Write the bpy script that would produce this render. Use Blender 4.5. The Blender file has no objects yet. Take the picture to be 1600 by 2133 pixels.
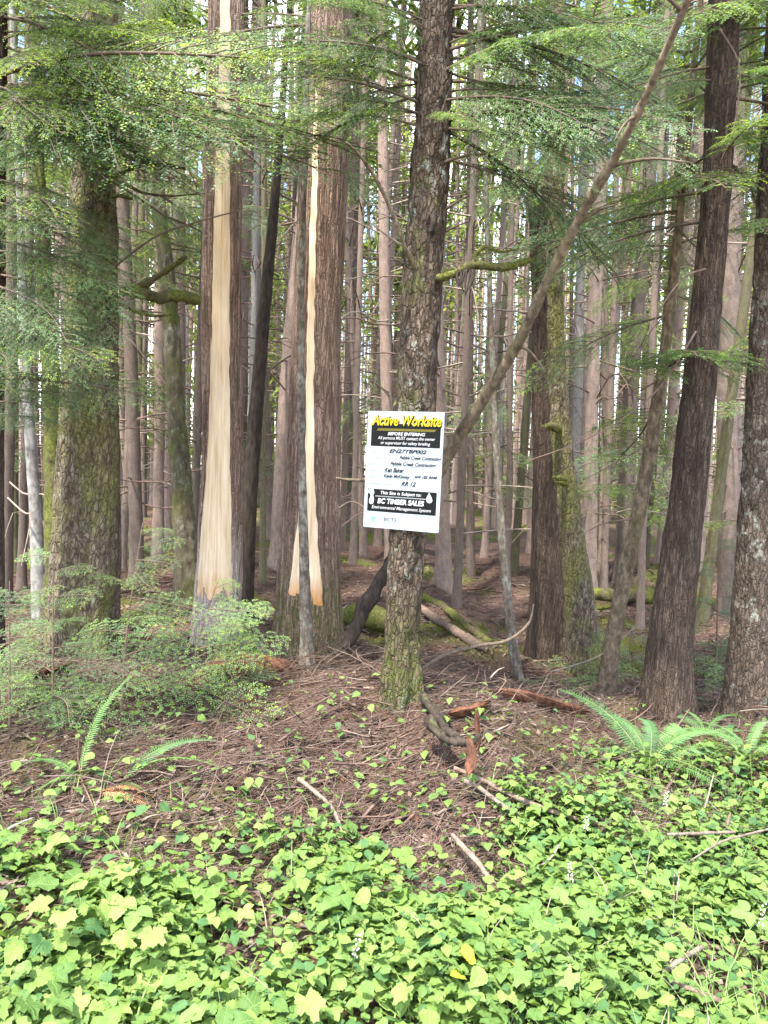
import bpy, math, random
import numpy as np
from mathutils import Vector, Matrix, Euler

random.seed(7)
RNG = np.random.default_rng(11)
scene = bpy.context.scene
COL = scene.collection
R = math.radians

# ------------------------------------------------------------------ camera, sky, sun, exposure
EYE = Vector((0.0, 0.0, 1.6))
FPX = 1600.0                                   # focal length in photo pixels (1600 x 2133)
PITCH, ROLL = R(-3.4), R(1.6)
cam_data = bpy.data.cameras.new('camera')
cam = bpy.data.objects.new('camera', cam_data)
COL.objects.link(cam)
cam_data.sensor_fit = 'HORIZONTAL'
cam_data.sensor_width = 36.0
cam_data.lens = 36.0 * FPX / 1600.0
cam_data.clip_start = 0.05
cam_data.clip_end = 2000.0
CROT = Matrix.Rotation(R(90) + PITCH, 3, 'X') @ Matrix.Rotation(ROLL, 3, 'Z')
cam.matrix_world = Matrix.Translation(EYE) @ CROT.to_4x4()
scene.camera = cam

SUN_AZ, SUN_EL = R(216), R(64)                 # azimuth clockwise from +Y; behind the camera, to the left
world = bpy.data.worlds.new('World')
scene.world = world
world.use_nodes = True
wn, wl = world.node_tree.nodes, world.node_tree.links
wn.clear()
w_out = wn.new('ShaderNodeOutputWorld')
w_bg = wn.new('ShaderNodeBackground')
w_sky = wn.new('ShaderNodeTexSky')
w_sky.sky_type = 'NISHITA'
w_sky.sun_disc = False
w_sky.sun_elevation = SUN_EL
w_sky.sun_rotation = SUN_AZ
w_sky.air_density = 1.0
w_sky.dust_density = 1.2
w_tc = wn.new('ShaderNodeTexCoord')
w_no = wn.new('ShaderNodeTexNoise')
w_no.inputs['Scale'].default_value = 3.2
w_no.inputs['Detail'].default_value = 6.0
w_ra = wn.new('ShaderNodeValToRGB')
w_ra.color_ramp.elements[0].position = 0.47
w_ra.color_ramp.elements[1].position = 0.66
w_mix = wn.new('ShaderNodeMixRGB')
w_mix.inputs[2].default_value = (11.0, 11.4, 12.0, 1)      # cloud
wl.new(w_tc.outputs['Generated'], w_no.inputs['Vector'])
wl.new(w_no.outputs['Fac'], w_ra.inputs['Fac'])
wl.new(w_ra.outputs['Color'], w_mix.inputs[0])
wl.new(w_sky.outputs['Color'], w_mix.inputs[1])
wl.new(w_mix.outputs['Color'], w_bg.inputs['Color'])
w_bg.inputs['Strength'].default_value = 0.15
wl.new(w_bg.outputs['Background'], w_out.inputs['Surface'])

sun_d = bpy.data.lights.new('sun', 'SUN')
sun_d.energy = 3.2
sun_d.angle = R(2.5)
sun_d.color = (1.0, 0.95, 0.87)
sun = bpy.data.objects.new('sun', sun_d)
COL.objects.link(sun)
sdir = Vector((math.sin(SUN_AZ) * math.cos(SUN_EL), math.cos(SUN_AZ) * math.cos(SUN_EL), math.sin(SUN_EL)))
sun.rotation_euler = sdir.to_track_quat('Z', 'Y').to_euler()

scene.view_settings.view_transform = 'Standard'
scene.view_settings.look = 'None'
scene.view_settings.gamma = 1.0
scene.view_settings.use_curve_mapping = False
scene.view_settings.exposure = 2.25
scene.render.engine = 'CYCLES'
scene.cycles.sample_clamp_indirect = 3.0
scene.cycles.max_bounces = 6
scene.cycles.diffuse_bounces = 4
scene.cycles.glossy_bounces = 2
scene.cycles.transmission_bounces = 4
scene.cycles.caustics_reflective = False
scene.cycles.caustics_refractive = False
scene.cycles.use_denoising = True
scene.cycles.denoising_prefilter = 'ACCURATE'


# ------------------------------------------------------------------ noise
def _hash(i, j, k):
    h = (i.astype(np.int64) * 374761393 + j.astype(np.int64) * 668265263 + k.astype(np.int64) * 2147483647 + 974634777) & 0xFFFFFFFF
    h = ((h ^ (h >> 13)) * 1274126177) & 0xFFFFFFFF
    h = (h ^ (h >> 16)) * 2246822519 & 0xFFFFFFFF
    return ((h ^ (h >> 15)) & 0xFFFFFF) / float(0xFFFFFF)


def vn(x, y, z=0.0):
    """value noise 0..1"""
    x, y, z = np.broadcast_arrays(np.asarray(x, float), np.asarray(y, float), np.asarray(z, float))
    i, j, k = np.floor(x), np.floor(y), np.floor(z)
    fx, fy, fz = x - i, y - j, z - k
    fx, fy, fz = fx * fx * (3 - 2 * fx), fy * fy * (3 - 2 * fy), fz * fz * (3 - 2 * fz)
    def L(a, b, t): return a + (b - a) * t
    c = lambda a, b, d: _hash(i + a, j + b, k + d)
    return L(L(L(c(0, 0, 0), c(1, 0, 0), fx), L(c(0, 1, 0), c(1, 1, 0), fx), fy),
             L(L(c(0, 0, 1), c(1, 0, 1), fx), L(c(0, 1, 1), c(1, 1, 1), fx), fy), fz)


def sstep(a, b, x):
    t = np.clip((np.asarray(x, float) - a) / (b - a), 0, 1)
    return t * t * (3 - 2 * t)


# ------------------------------------------------------------------ terrain height, pixel helpers
PY = np.array([-400, -60, -8, 0.0, 2.0, 3.0, 4.0, 4.7, 5.5, 7, 10, 14, 25, 40, 100, 420])
PZ = np.array([-2, -0.5, -0.15, -0.1, -0.02, 0.14, 0.40, 0.36, 0.22, 0.22, 0.36, 0.42, 0.15, -0.6, -1.8, -4.0])


def height(x, y):
    x, y = np.asarray(x, float), np.asarray(y, float)
    z = (np.interp(y - 0.25, PY, PZ) + np.interp(y, PY, PZ) + np.interp(y + 0.25, PY, PZ)) / 3
    near = sstep(14, 6, y) * sstep(-3, 0, y)
    z = z - 0.20 * sstep(0.5, 1.3, x) * near * sstep(2.6, 4.0, y)
    z = z + 0.06 * sstep(-0.2, -1.0, x) * near * sstep(5.5, 4.2, y)
    z = z + (vn(x * 1.3, y * 1.3, 3.1) - 0.5) * 0.18 * sstep(0, 3, y) + (vn(x * 3.7, y * 3.7, 8.1) - 0.5) * 0.11
    z = z + (vn(x * 9, y * 9, 2.2) - 0.5) * 0.05 * near + (vn(x * 24, y * 24, 5.5) - 0.5) * 0.018 * near
    return z + (vn(x * 0.25, y * 0.25, 9.7) - 0.5) * 0.5 * sstep(8, 25, np.abs(y))


def moss_mask(x, y):
    m = 0.6 * vn(x * 1.1 + 5, y * 1.1, 1.7) + 0.4 * vn(x * 4.2, y * 4.2, 6.1)
    z = sstep(0.52, 0.66, m)
    return z * (0.35 + 0.65 * sstep(5.2, 7.0, y))


def ray(px, py):
    return CROT @ Vector(((px - 800.0) / FPX, -(py - 1066.5) / FPX, -1.0))


def P(px, py, Y):
    """the point seen at photo pixel (px, py) at depth Y metres"""
    d = ray(px, py)
    return EYE + d * (Y / d.y)


def hz(x, y):
    return float(height(x, y))


def G(px, py):
    """where the ray through a pixel meets the ground"""
    d = ray(px, py)
    Y = np.arange(1.2, 40, 0.02)
    X, Z = d.x / d.y * Y, EYE.z + d.z / d.y * Y
    below = np.nonzero(Z <= height(X, Y))[0]
    i = below[0] if len(below) else len(Y) - 1
    return Vector((X[i], Y[i], hz(X[i], Y[i])))


def to_px(x, y, z):
    """world arrays -> photo pixels"""
    M = np.array(CROT.transposed())
    v = np.stack([np.asarray(x, float), np.asarray(y, float), np.asarray(z, float) - EYE.z], -1) @ M.T
    return 800 + FPX * v[..., 0] / -v[..., 2], 1066.5 - FPX * v[..., 1] / -v[..., 2]


# ------------------------------------------------------------------ mesh helpers
class MB:
    def __init__(s):
        s.v, s.q, s.t, s.n, s.uv = [], [], [], 0, []

    def add(s, v, quads=None, tris=None, mat=0, uv=None):
        v = np.asarray(v, float).reshape(-1, 3)
        if quads is not None and len(quads):
            s.q.append((np.asarray(quads, np.int64).reshape(-1, 4) + s.n, mat))
        if tris is not None and len(tris):
            s.t.append((np.asarray(tris, np.int64).reshape(-1, 3) + s.n, mat))
        s.v.append(v)
        s.uv.append(np.zeros((len(v), 2)) if uv is None else np.asarray(uv, float))
        s.n += len(v)

    def mesh(s, name, mats, smooth=True, with_uv=False):
        me = bpy.data.meshes.new(name)
        V = np.concatenate(s.v) if s.v else np.zeros((0, 3))
        loops, sizes, mi = [], [], []
        for arr, w in ((s.q, 4), (s.t, 3)):
            for f, m in arr:
                loops.append(f.ravel())
                sizes.append(np.full(len(f), w))
                mi.append(np.broadcast_to(np.asarray(m), (len(f),)))
        loops, sizes, mi = np.concatenate(loops), np.concatenate(sizes), np.concatenate(mi)
        me.vertices.add(len(V))
        me.vertices.foreach_set('co', V.astype(np.float32).ravel())
        me.loops.add(len(loops))
        me.loops.foreach_set('vertex_index', loops.astype(np.int32))
        me.polygons.add(len(sizes))
        me.polygons.foreach_set('loop_start', np.concatenate([[0], np.cumsum(sizes)[:-1]]).astype(np.int32))
        me.polygons.foreach_set('material_index', mi.astype(np.int32))
        me.polygons.foreach_set('use_smooth', np.full(len(sizes), smooth))
        for m in (mats if isinstance(mats, (list, tuple)) else [mats]):
            me.materials.append(m)
        if with_uv:
            u = me.uv_layers.new(name='UVMap')
            u.data.foreach_set('uv', np.concatenate(s.uv)[loops].astype(np.float32).ravel())
        me.update(calc_edges=True)
        return me

    def build(s, name, mats, parent=None, smooth=True, with_uv=False):
        return link(name, s.mesh(name, mats, smooth, with_uv), parent)


def link(name, data, parent=None, loc=None, rot=None, scale=None):
    o = bpy.data.objects.new(name, data)
    COL.objects.link(o)
    if parent is not None:
        o.parent = parent
    if loc is not None: o.location = loc
    if rot is not None: o.rotation_euler = rot
    if scale is not None: o.scale = (scale,) * 3 if isinstance(scale, (int, float)) else scale
    return o


def tag(o, label=None, cat=None, group=None, kind=None):
    if label: o['label'] = label
    if cat: o['category'] = cat
    if group: o['group'] = group
    if kind: o['kind'] = kind
    return o


def thing(name, loc, label, cat, group=None, rot=None):
    return tag(link(name, None, loc=loc, rot=rot), label, cat, group)


def copy_tree(o, parent=None):
    c = o.copy()
    COL.objects.link(c)
    if parent is not None: c.parent = parent
    for ch in list(o.children):
        copy_tree(ch, c)
    return c


def smooth_path(pts, n):
    """Catmull-Rom through pts (k, d) -> (n, d)"""
    p = np.asarray(pts, float)
    if len(p) == 2:
        t = np.linspace(0, 1, n)[:, None]
        return p[0] * (1 - t) + p[1] * t
    e = np.vstack([2 * p[0] - p[1], p, 2 * p[-1] - p[-2]])
    u = np.linspace(0, len(p) - 1 - 1e-9, n)
    i = u.astype(int)
    t = (u - i)[:, None]
    a, b, c, d = e[i], e[i + 1], e[i + 2], e[i + 3]
    return 0.5 * (2 * b + (c - a) * t + (2 * a - 5 * b + 4 * c - d) * t ** 2 + (3 * b - a - 3 * c + d) * t ** 3)


def tube(mb, path, rad, k=8, mat=0, rough=0.0, seed=0.0, cap=True):
    path = np.asarray(path, float)
    n = len(path)
    rad = np.broadcast_to(np.asarray(rad, float), (n,))
    T = np.gradient(path, axis=0)
    T /= np.linalg.norm(T, axis=1)[:, None] + 1e-12
    ref = np.array([0.13, 0.21, 0.97]) if abs(T[:, 2]).mean() < 0.8 else np.array([0.97, 0.21, 0.1])
    A = np.cross(T, ref)
    A /= np.linalg.norm(A, axis=1)[:, None]
    B = np.cross(T, A)
    th = np.linspace(0, 2 * np.pi, k, endpoint=False)
    dirs = A[:, None, :] * np.cos(th)[None, :, None] + B[:, None, :] * np.sin(th)[None, :, None]
    rr = np.repeat(rad[:, None], k, 1)
    if rough:
        q = path[:, None, :] + dirs * rr[..., None]
        f = 0.5 / max(rad.mean(), 1e-4)
        rr = rr * (1 + rough * (2 * vn(q[..., 0] * f + seed, q[..., 1] * f, q[..., 2] * f) - 1) + 0.6 * rough * (2 * vn(q[..., 0] * f * 3 + seed, q[..., 1] * f * 3, q[..., 2] * f * 3) - 1))
    V = path[:, None, :] + dirs * rr[..., None]
    i, j = np.meshgrid(np.arange(n - 1), np.arange(k), indexing='ij')
    q = np.stack([i * k + j, i * k + (j + 1) % k, (i + 1) * k + (j + 1) % k, (i + 1) * k + j], -1).reshape(-1, 4)
    V = V.reshape(-1, 3)
    tris = None
    if cap:
        V = np.vstack([V, path[0], path[-1]])
        a = np.arange(k)
        tris = np.vstack([np.stack([(a + 1) % k, a, np.full(k, n * k)], -1),
                          np.stack([(n - 1) * k + a, (n - 1) * k + (a + 1) % k, np.full(k, n * k + 1)], -1)])
    mb.add(V, quads=q, tris=tris, mat=mat)


# ------------------------------------------------------------------ materials
def new_mat(name):
    m = bpy.data.materials.new(name)
    m.use_nodes = True
    nt = m.node_tree
    nt.nodes.clear()
    out = nt.nodes.new('ShaderNodeOutputMaterial')
    return m, nt, out


def N(nt, kind, **kw):
    n = nt.nodes.new(kind)
    for k, v in kw.items():
        n.inputs[k.replace('_', ' ')].default_value = v
    return n


def ramp(nt, fac, stops):
    r = nt.nodes.new('ShaderNodeValToRGB')
    el = r.color_ramp.elements
    while len(el) < len(stops): el.new(0.5)
    for e, (p, c) in zip(el, stops):
        e.position = p
        e.color = (*c, 1) if len(c) == 3 else c
    nt.links.new(fac, r.inputs['Fac'])
    return r.outputs['Color']


def mixc(nt, fac, a, b, mode='MIX'):
    m = nt.nodes.new('ShaderNodeMixRGB')
    m.blend_type = mode
    for sock, v in ((m.inputs[0], fac), (m.inputs[1], a), (m.inputs[2], b)):
        if hasattr(v, 'is_linked') or hasattr(v, 'links'): nt.links.new(v, sock)
        elif isinstance(v, (int, float)): sock.default_value = v
        else: sock.default_value = (*v, 1)
    return m.outputs[0]


def noise(nt, vec, scale, detail=5, rough=0.6, mapping=None):
    if mapping:
        mp = nt.nodes.new('ShaderNodeMapping')
        mp.inputs['Scale'].default_value = mapping
        nt.links.new(vec, mp.inputs['Vector'])
        vec = mp.outputs['Vector']
    n = N(nt, 'ShaderNodeTexNoise', Scale=scale, Detail=detail, Roughness=rough)
    nt.links.new(vec, n.inputs['Vector'])
    return n.outputs['Fac']


def bark(name, c1, c2, c3, sc=18, stretch=0.15, cell=0,  moss=0.0, lichen=0.0, bump=0.5, mosscol=(0.085, 0.105, 0.018), basemoss=0.0, rnd=0.0, foot=0.0, footcol=(0.50, 0.40, 0.345)):
    m, nt, out = new_mat(name)
    tc = nt.nodes.new('ShaderNodeTexCoord').outputs['Object']
    n1 = noise(nt, tc, sc, 7, 0.68, (1, 1, stretch))
    col = ramp(nt, n1, [(0.30, c1), (0.5, c2), (0.72, c3)])
    n2 = noise(nt, tc, 2.3, 3, 0.5, (1, 1, 0.4))
    col = mixc(nt, 0.55, col, ramp(nt, n2, [(0.3, (0.55, 0.55, 0.55)), (0.7, (1.35, 1.3, 1.25))]), 'MULTIPLY')
    hgt = n1
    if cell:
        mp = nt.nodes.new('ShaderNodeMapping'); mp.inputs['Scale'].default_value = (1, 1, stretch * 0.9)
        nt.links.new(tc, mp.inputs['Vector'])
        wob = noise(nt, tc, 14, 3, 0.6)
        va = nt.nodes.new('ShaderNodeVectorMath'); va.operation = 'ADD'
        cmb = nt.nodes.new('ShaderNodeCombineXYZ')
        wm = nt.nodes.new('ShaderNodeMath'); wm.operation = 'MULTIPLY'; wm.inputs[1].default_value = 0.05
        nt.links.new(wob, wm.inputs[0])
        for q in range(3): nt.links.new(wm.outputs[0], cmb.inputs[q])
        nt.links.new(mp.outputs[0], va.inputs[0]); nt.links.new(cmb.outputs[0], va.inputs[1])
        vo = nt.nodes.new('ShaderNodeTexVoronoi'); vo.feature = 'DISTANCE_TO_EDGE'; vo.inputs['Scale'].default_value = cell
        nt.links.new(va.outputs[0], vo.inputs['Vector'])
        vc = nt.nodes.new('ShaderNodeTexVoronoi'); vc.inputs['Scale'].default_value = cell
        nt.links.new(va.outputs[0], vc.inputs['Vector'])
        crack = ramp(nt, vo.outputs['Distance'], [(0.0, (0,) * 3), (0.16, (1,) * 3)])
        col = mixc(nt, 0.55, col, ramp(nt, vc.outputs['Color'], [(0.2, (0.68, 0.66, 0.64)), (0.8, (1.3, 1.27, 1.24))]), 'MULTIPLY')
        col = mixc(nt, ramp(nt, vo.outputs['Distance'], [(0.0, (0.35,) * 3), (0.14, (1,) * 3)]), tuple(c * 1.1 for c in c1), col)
        ha = nt.nodes.new('ShaderNodeMath'); ha.operation = 'MULTIPLY_ADD'
        nt.links.new(crack, ha.inputs[0]); ha.inputs[1].default_value = 0.9; nt.links.new(n1, ha.inputs[2])
        hgt = ha.outputs[0]
    if lichen:
        nl = noise(nt, tc, 24, 5, 0.65, (1, 1, 0.7))
        nb = noise(nt, tc, 3.2, 2, 0.5)
        lm = nt.nodes.new('ShaderNodeMath'); lm.operation = 'MULTIPLY'
        nt.links.new(nl, lm.inputs[0]); nt.links.new(ramp(nt, nb, [(0.25, (0.75,) * 3), (0.7, (1.15,) * 3)]), lm.inputs[1])
        e = 0.62 - 0.16 * lichen
        f = ramp(nt, lm.outputs[0], [(e - 0.02, (0, 0, 0)), (e + 0.13, (0.85,) * 3)])
        col = mixc(nt, f, col, (0.25, 0.26, 0.215))
    if moss:
        nm = noise(nt, tc, 4.5, 6, 0.7, (1, 1, 0.5))
        e = 0.66 - 0.28 * moss
        f = ramp(nt, nm, [(e, (0, 0, 0)), (e + 0.16, (0.9,) * 3)])
        nv = noise(nt, tc, 60, 3, 0.6)
        col = mixc(nt, f, col, ramp(nt, nv, [(0.35, tuple(c * 0.55 for c in mosscol)), (0.7, tuple(c * 1.5 for c in mosscol))]))
    if basemoss:
        sx = nt.nodes.new('ShaderNodeSeparateXYZ'); nt.links.new(tc, sx.inputs[0])
        nm = noise(nt, tc, 9, 5, 0.7)
        ad = nt.nodes.new('ShaderNodeMath'); ad.operation = 'MULTIPLY_ADD'
        nt.links.new(nm, ad.inputs[0]); ad.inputs[1].default_value = -0.9 * basemoss; nt.links.new(sx.outputs['Z'], ad.inputs[2])
        f0 = ramp(nt, ad.outputs[0], [(0.0, (0.8,) * 3), (0.35, (0, 0, 0))])
        f = mixc(nt, 1.0, f0, ramp(nt, noise(nt, tc, 26, 5, 0.75), [(0.40, (0.1,) * 3), (0.62, (1,) * 3)]), 'MULTIPLY')
        col = mixc(nt, f, col, tuple(c * 0.9 for c in mosscol))
    if foot:                                     # bark worn pale near the ground
        sx = nt.nodes.new('ShaderNodeSeparateXYZ'); nt.links.new(tc, sx.inputs[0])
        ad = nt.nodes.new('ShaderNodeMath'); ad.operation = 'MULTIPLY_ADD'
        nt.links.new(noise(nt, tc, 12, 5, 0.7, (1, 1, 0.3)), ad.inputs[0]); ad.inputs[1].default_value = -0.5; nt.links.new(sx.outputs['Z'], ad.inputs[2])
        f = ramp(nt, ad.outputs[0], [(max(0.0, foot - 0.35), (0.8,) * 3), (min(1.0, foot), (0, 0, 0))])
        col = mixc(nt, f, col, mixc(nt, 1.0, footcol, ramp(nt, n1, [(0.3, (0.55,) * 3), (0.6, (1.05,) * 3)]), 'MULTIPLY'))
    if rnd:
        oi = nt.nodes.new('ShaderNodeObjectInfo')
        col = mixc(nt, 1.0, col, ramp(nt, oi.outputs['Random'], [(0, (1 - rnd,) * 3), (1, (1 + rnd, 1 + rnd * 0.85, 1 + rnd * 0.8))]), 'MULTIPLY')
    b = N(nt, 'ShaderNodeBsdfPrincipled', Roughness=0.92)
    b.inputs['Specular IOR Level'].default_value = 0.2
    nt.links.new(col, b.inputs['Base Color'])
    bp = N(nt, 'ShaderNodeBump', Strength=bump, Distance=0.016)
    nt.links.new(hgt, bp.inputs['Height'])
    nt.links.new(bp.outputs['Normal'], b.inputs['Normal'])
    nt.links.new(b.outputs[0], out.inputs['Surface'])
    return m


def leaf_mat(name, c1, c2, trans=0.4, veins=False, rnd=0.35, gloss=0.35, nscale=3.0):
    m, nt, out = new_mat(name)
    tc = nt.nodes.new('ShaderNodeTexCoord')
    oi = nt.nodes.new('ShaderNodeObjectInfo')
    geo = nt.nodes.new('ShaderNodeNewGeometry')
    n1 = noise(nt, geo.outputs['Position'], nscale, 4, 0.7)
    a = nt.nodes.new('ShaderNodeMath'); a.operation = 'MULTIPLY_ADD'
    nt.links.new(oi.outputs['Random'], a.inputs[0]); a.inputs[1].default_value = rnd
    sub = nt.nodes.new('ShaderNodeMath'); sub.operation = 'SUBTRACT'
    nt.links.new(n1, sub.inputs[0]); sub.inputs[1].default_value = rnd / 2
    nt.links.new(sub.outputs[0], a.inputs[2])
    col = ramp(nt, a.outputs[0], [(0.30, c1), (0.70, c2)])
    if veins:
        sx = nt.nodes.new('ShaderNodeSeparateXYZ'); nt.links.new(tc.outputs['UV'], sx.inputs[0])
        ab = nt.nodes.new('ShaderNodeMath'); ab.operation = 'ABSOLUTE'; nt.links.new(sx.outputs['X'], ab.inputs[0])
        mid = ramp(nt, ab.outputs[0], [(0.008, (1,) * 3), (0.03, (0,) * 3)])
        s2 = nt.nodes.new('ShaderNodeMath'); s2.operation = 'MULTIPLY_ADD'
        nt.links.new(ab.outputs[0], s2.inputs[0]); s2.inputs[1].default_value = -0.9; nt.links.new(sx.outputs['Y'], s2.inputs[2])
        s3 = nt.nodes.new('ShaderNodeMath'); s3.operation = 'PINGPONG'; nt.links.new(s2.outputs[0], s3.inputs[0]); s3.inputs[1].default_value = 0.07
        sv = ramp(nt, s3.outputs[0], [(0.004, (0.8,) * 3), (0.018, (0,) * 3)])
        v = nt.nodes.new('ShaderNodeMixRGB'); v.blend_type = 'LIGHTEN'; v.inputs[0].default_value = 1
        nt.links.new(mid, v.inputs[1]); nt.links.new(sv, v.inputs[2])
        sp = noise(nt, geo.outputs['Position'], 55, 4, 0.6)
        col = mixc(nt, ramp(nt, sp, [(0.66, (0,) * 3), (0.72, (0.7,) * 3)]), col, (0.16, 0.12, 0.035))
        f = nt.nodes.new('ShaderNodeMath'); f.operation = 'MULTIPLY'; nt.links.new(v.outputs[0], f.inputs[0]); f.inputs[1].default_value = 0.35
        col = mixc(nt, f.outputs[0], col, tuple(min(1, c * 1.5 + 0.03) for c in c2))
    b = N(nt, 'ShaderNodeBsdfPrincipled', Roughness=0.55)
    b.inputs['Specular IOR Level'].default_value = gloss
    nt.links.new(col, b.inputs['Base Color'])
    if veins:
        bp = N(nt, 'ShaderNodeBump', Strength=0.5, Distance=0.004); bp.invert = True
        nt.links.new(v.outputs[0], bp.inputs['Height']); nt.links.new(bp.outputs['Normal'], b.inputs['Normal'])
    t = nt.nodes.new('ShaderNodeBsdfTranslucent')
    nt.links.new(mixc(nt, 1.0, col, (1.15, 1.1, 0.55), 'MULTIPLY'), t.inputs['Color'])
    mx = nt.nodes.new('ShaderNodeMixShader'); mx.inputs[0].default_value = trans
    nt.links.new(b.outputs[0], mx.inputs[1]); nt.links.new(t.outputs[0], mx.inputs[2])
    nt.links.new(mx.outputs[0], out.inputs['Surface'])
    return m


def plain(name, c, rough=0.8, var=0.25, sc=30, spec=0.3, stretch=1.0, bump=0.0):
    m, nt, out = new_mat(name)
    tc = nt.nodes.new('ShaderNodeTexCoord').outputs['Object']
    n1 = noise(nt, tc, sc, 5, 0.65, (1, 1, stretch))
    col = ramp(nt, n1, [(0.3, tuple(x * (1 - var) for x in c)), (0.7, tuple(min(1, x * (1 + var)) for x in c))])
    b = N(nt, 'ShaderNodeBsdfPrincipled', Roughness=rough)
    b.inputs['Specular IOR Level'].default_value = spec
    nt.links.new(col, b.inputs['Base Color'])
    if bump:
        bp = N(nt, 'ShaderNodeBump', Strength=bump, Distance=0.01)
        nt.links.new(n1, bp.inputs['Height']); nt.links.new(bp.outputs['Normal'], b.inputs['Normal'])
    nt.links.new(b.outputs[0], out.inputs['Surface'])
    return m


M = {}
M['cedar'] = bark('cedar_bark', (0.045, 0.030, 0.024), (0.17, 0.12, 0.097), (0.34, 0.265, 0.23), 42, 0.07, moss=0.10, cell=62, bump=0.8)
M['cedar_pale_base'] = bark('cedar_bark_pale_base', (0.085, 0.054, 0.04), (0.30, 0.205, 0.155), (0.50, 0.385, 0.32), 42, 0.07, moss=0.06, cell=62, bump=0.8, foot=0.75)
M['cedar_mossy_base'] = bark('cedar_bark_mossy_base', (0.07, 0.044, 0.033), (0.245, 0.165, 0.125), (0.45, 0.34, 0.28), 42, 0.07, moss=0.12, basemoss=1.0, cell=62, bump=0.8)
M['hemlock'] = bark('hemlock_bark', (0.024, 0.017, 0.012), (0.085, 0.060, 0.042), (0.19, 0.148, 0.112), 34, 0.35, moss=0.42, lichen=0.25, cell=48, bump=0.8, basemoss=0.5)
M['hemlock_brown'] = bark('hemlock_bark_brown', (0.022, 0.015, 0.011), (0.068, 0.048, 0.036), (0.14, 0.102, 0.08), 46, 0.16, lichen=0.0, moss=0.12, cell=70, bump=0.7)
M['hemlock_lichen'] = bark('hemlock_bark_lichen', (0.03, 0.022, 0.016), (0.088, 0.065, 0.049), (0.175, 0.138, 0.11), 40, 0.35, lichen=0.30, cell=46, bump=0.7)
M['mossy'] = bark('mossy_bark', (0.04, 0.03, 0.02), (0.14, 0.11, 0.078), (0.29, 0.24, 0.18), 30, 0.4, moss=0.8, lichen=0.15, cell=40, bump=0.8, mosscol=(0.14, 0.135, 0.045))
M['lichen'] = bark('lichen_bark', (0.04, 0.032, 0.024), (0.12, 0.098, 0.077), (0.24, 0.205, 0.17), 40, 0.5, lichen=0.62, moss=0.25, bump=0.6)
M['dark'] = bark('dark_bark', (0.012, 0.010, 0.008), (0.034, 0.026, 0.02), (0.072, 0.057, 0.044), 40, 0.25, moss=0.28, bump=0.6)
M['moss_log'] = bark('moss_covered_bark', (0.035, 0.027, 0.018), (0.08, 0.06, 0.04), (0.15, 0.115, 0.08), 36, 0.6, moss=0.95, bump=0.9, mosscol=(0.10, 0.112, 0.02))
M['pole'] = bark('weathered_pole_bark', (0.04, 0.03, 0.02), (0.14, 0.105, 0.07), (0.28, 0.22, 0.15), 34, 0.5, moss=0.45, bump=0.7, mosscol=(0.095, 0.09, 0.03))
M['far_red'] = bark('far_red_bark', (0.10, 0.072, 0.057), (0.24, 0.182, 0.15), (0.41, 0.345, 0.30), 30, 0.15, bump=0.5, lichen=0.1, rnd=0.5)
M['far_brown'] = bark('far_brown_bark', (0.06, 0.045, 0.037), (0.155, 0.12, 0.098), (0.29, 0.235, 0.20), 30, 0.2, bump=0.5, lichen=0.15, moss=0.15, rnd=0.5)
M['far_moss'] = bark('far_mossy_bark', (0.05, 0.042, 0.026), (0.11, 0.095, 0.06), (0.19, 0.17, 0.12), 24, 0.4, bump=0.5, moss=0.6, lichen=0.2, rnd=0.3)
M['birch'] = bark('pale_bark', (0.08, 0.07, 0.06), (0.26, 0.245, 0.225), (0.50, 0.48, 0.45), 16, 0.6, bump=0.3, lichen=0.2, rnd=0.15)
M['twig'] = plain('twig_wood', (0.11, 0.08, 0.055), 0.9, 0.4, 40)
M['deadtwig'] = plain('dead_twig_wood', (0.22, 0.172, 0.138), 0.9, 0.4, 14)
M['deadbrown'] = plain('dead_brown_twig', (0.13, 0.085, 0.065), 0.9, 0.4, 14)
M['needle_old'] = leaf_mat('hemlock_needles', (0.064, 0.128, 0.050), (0.16, 0.265, 0.098), 0.42, rnd=0.5, gloss=0.45)
M['needle_new'] = leaf_mat('hemlock_new_tips', (0.24, 0.34, 0.055), (0.36, 0.48, 0.10), 0.5, rnd=0.3, gloss=0.3)
M['crown_a'] = leaf_mat('crown_needles', (0.05, 0.085, 0.03), (0.125, 0.18, 0.06), 0.45, rnd=0.6, nscale=0.8)
M['crown_b'] = leaf_mat('crown_needles_sunlit', (0.20, 0.28, 0.07), (0.36, 0.48, 0.15), 0.6, rnd=0.5, nscale=0.8)  # sunlit brightness put into the needle colour
M['leaf_lime'] = leaf_mat('leaf_lime', (0.125, 0.21, 0.042), (0.23, 0.33, 0.088), 0.38, True, rnd=0.6, gloss=0.2)
M['leaf_mid'] = leaf_mat('leaf_green', (0.085, 0.16, 0.038), (0.175, 0.275, 0.075), 0.36, True, rnd=0.6, gloss=0.2)
M['leaf_dark'] = leaf_mat('leaf_shade_bluish', (0.045, 0.11, 0.036), (0.095, 0.19, 0.06), 0.3, True, rnd=0.5, gloss=0.25)  # bluish tone of shade put into the leaf colour
M['leaf_yellow'] = leaf_mat('leaf_yellow', (0.35, 0.40, 0.03), (0.48, 0.5, 0.05), 0.4, True)
M['fern'] = leaf_mat('fern_green', (0.06, 0.145, 0.045), (0.12, 0.235, 0.07), 0.35, rnd=0.5)
M['fern_dead'] = leaf_mat('fern_dead', (0.33, 0.16, 0.07), (0.48, 0.27, 0.13), 0.3)
M['stem'] = plain('green_stem', (0.14, 0.17, 0.05), 0.7, 0.3)
M['moss'] = leaf_mat('moss_tufts', (0.075, 0.085, 0.014), (0.17, 0.19, 0.035), 0.3, rnd=0.2, nscale=6)
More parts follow.
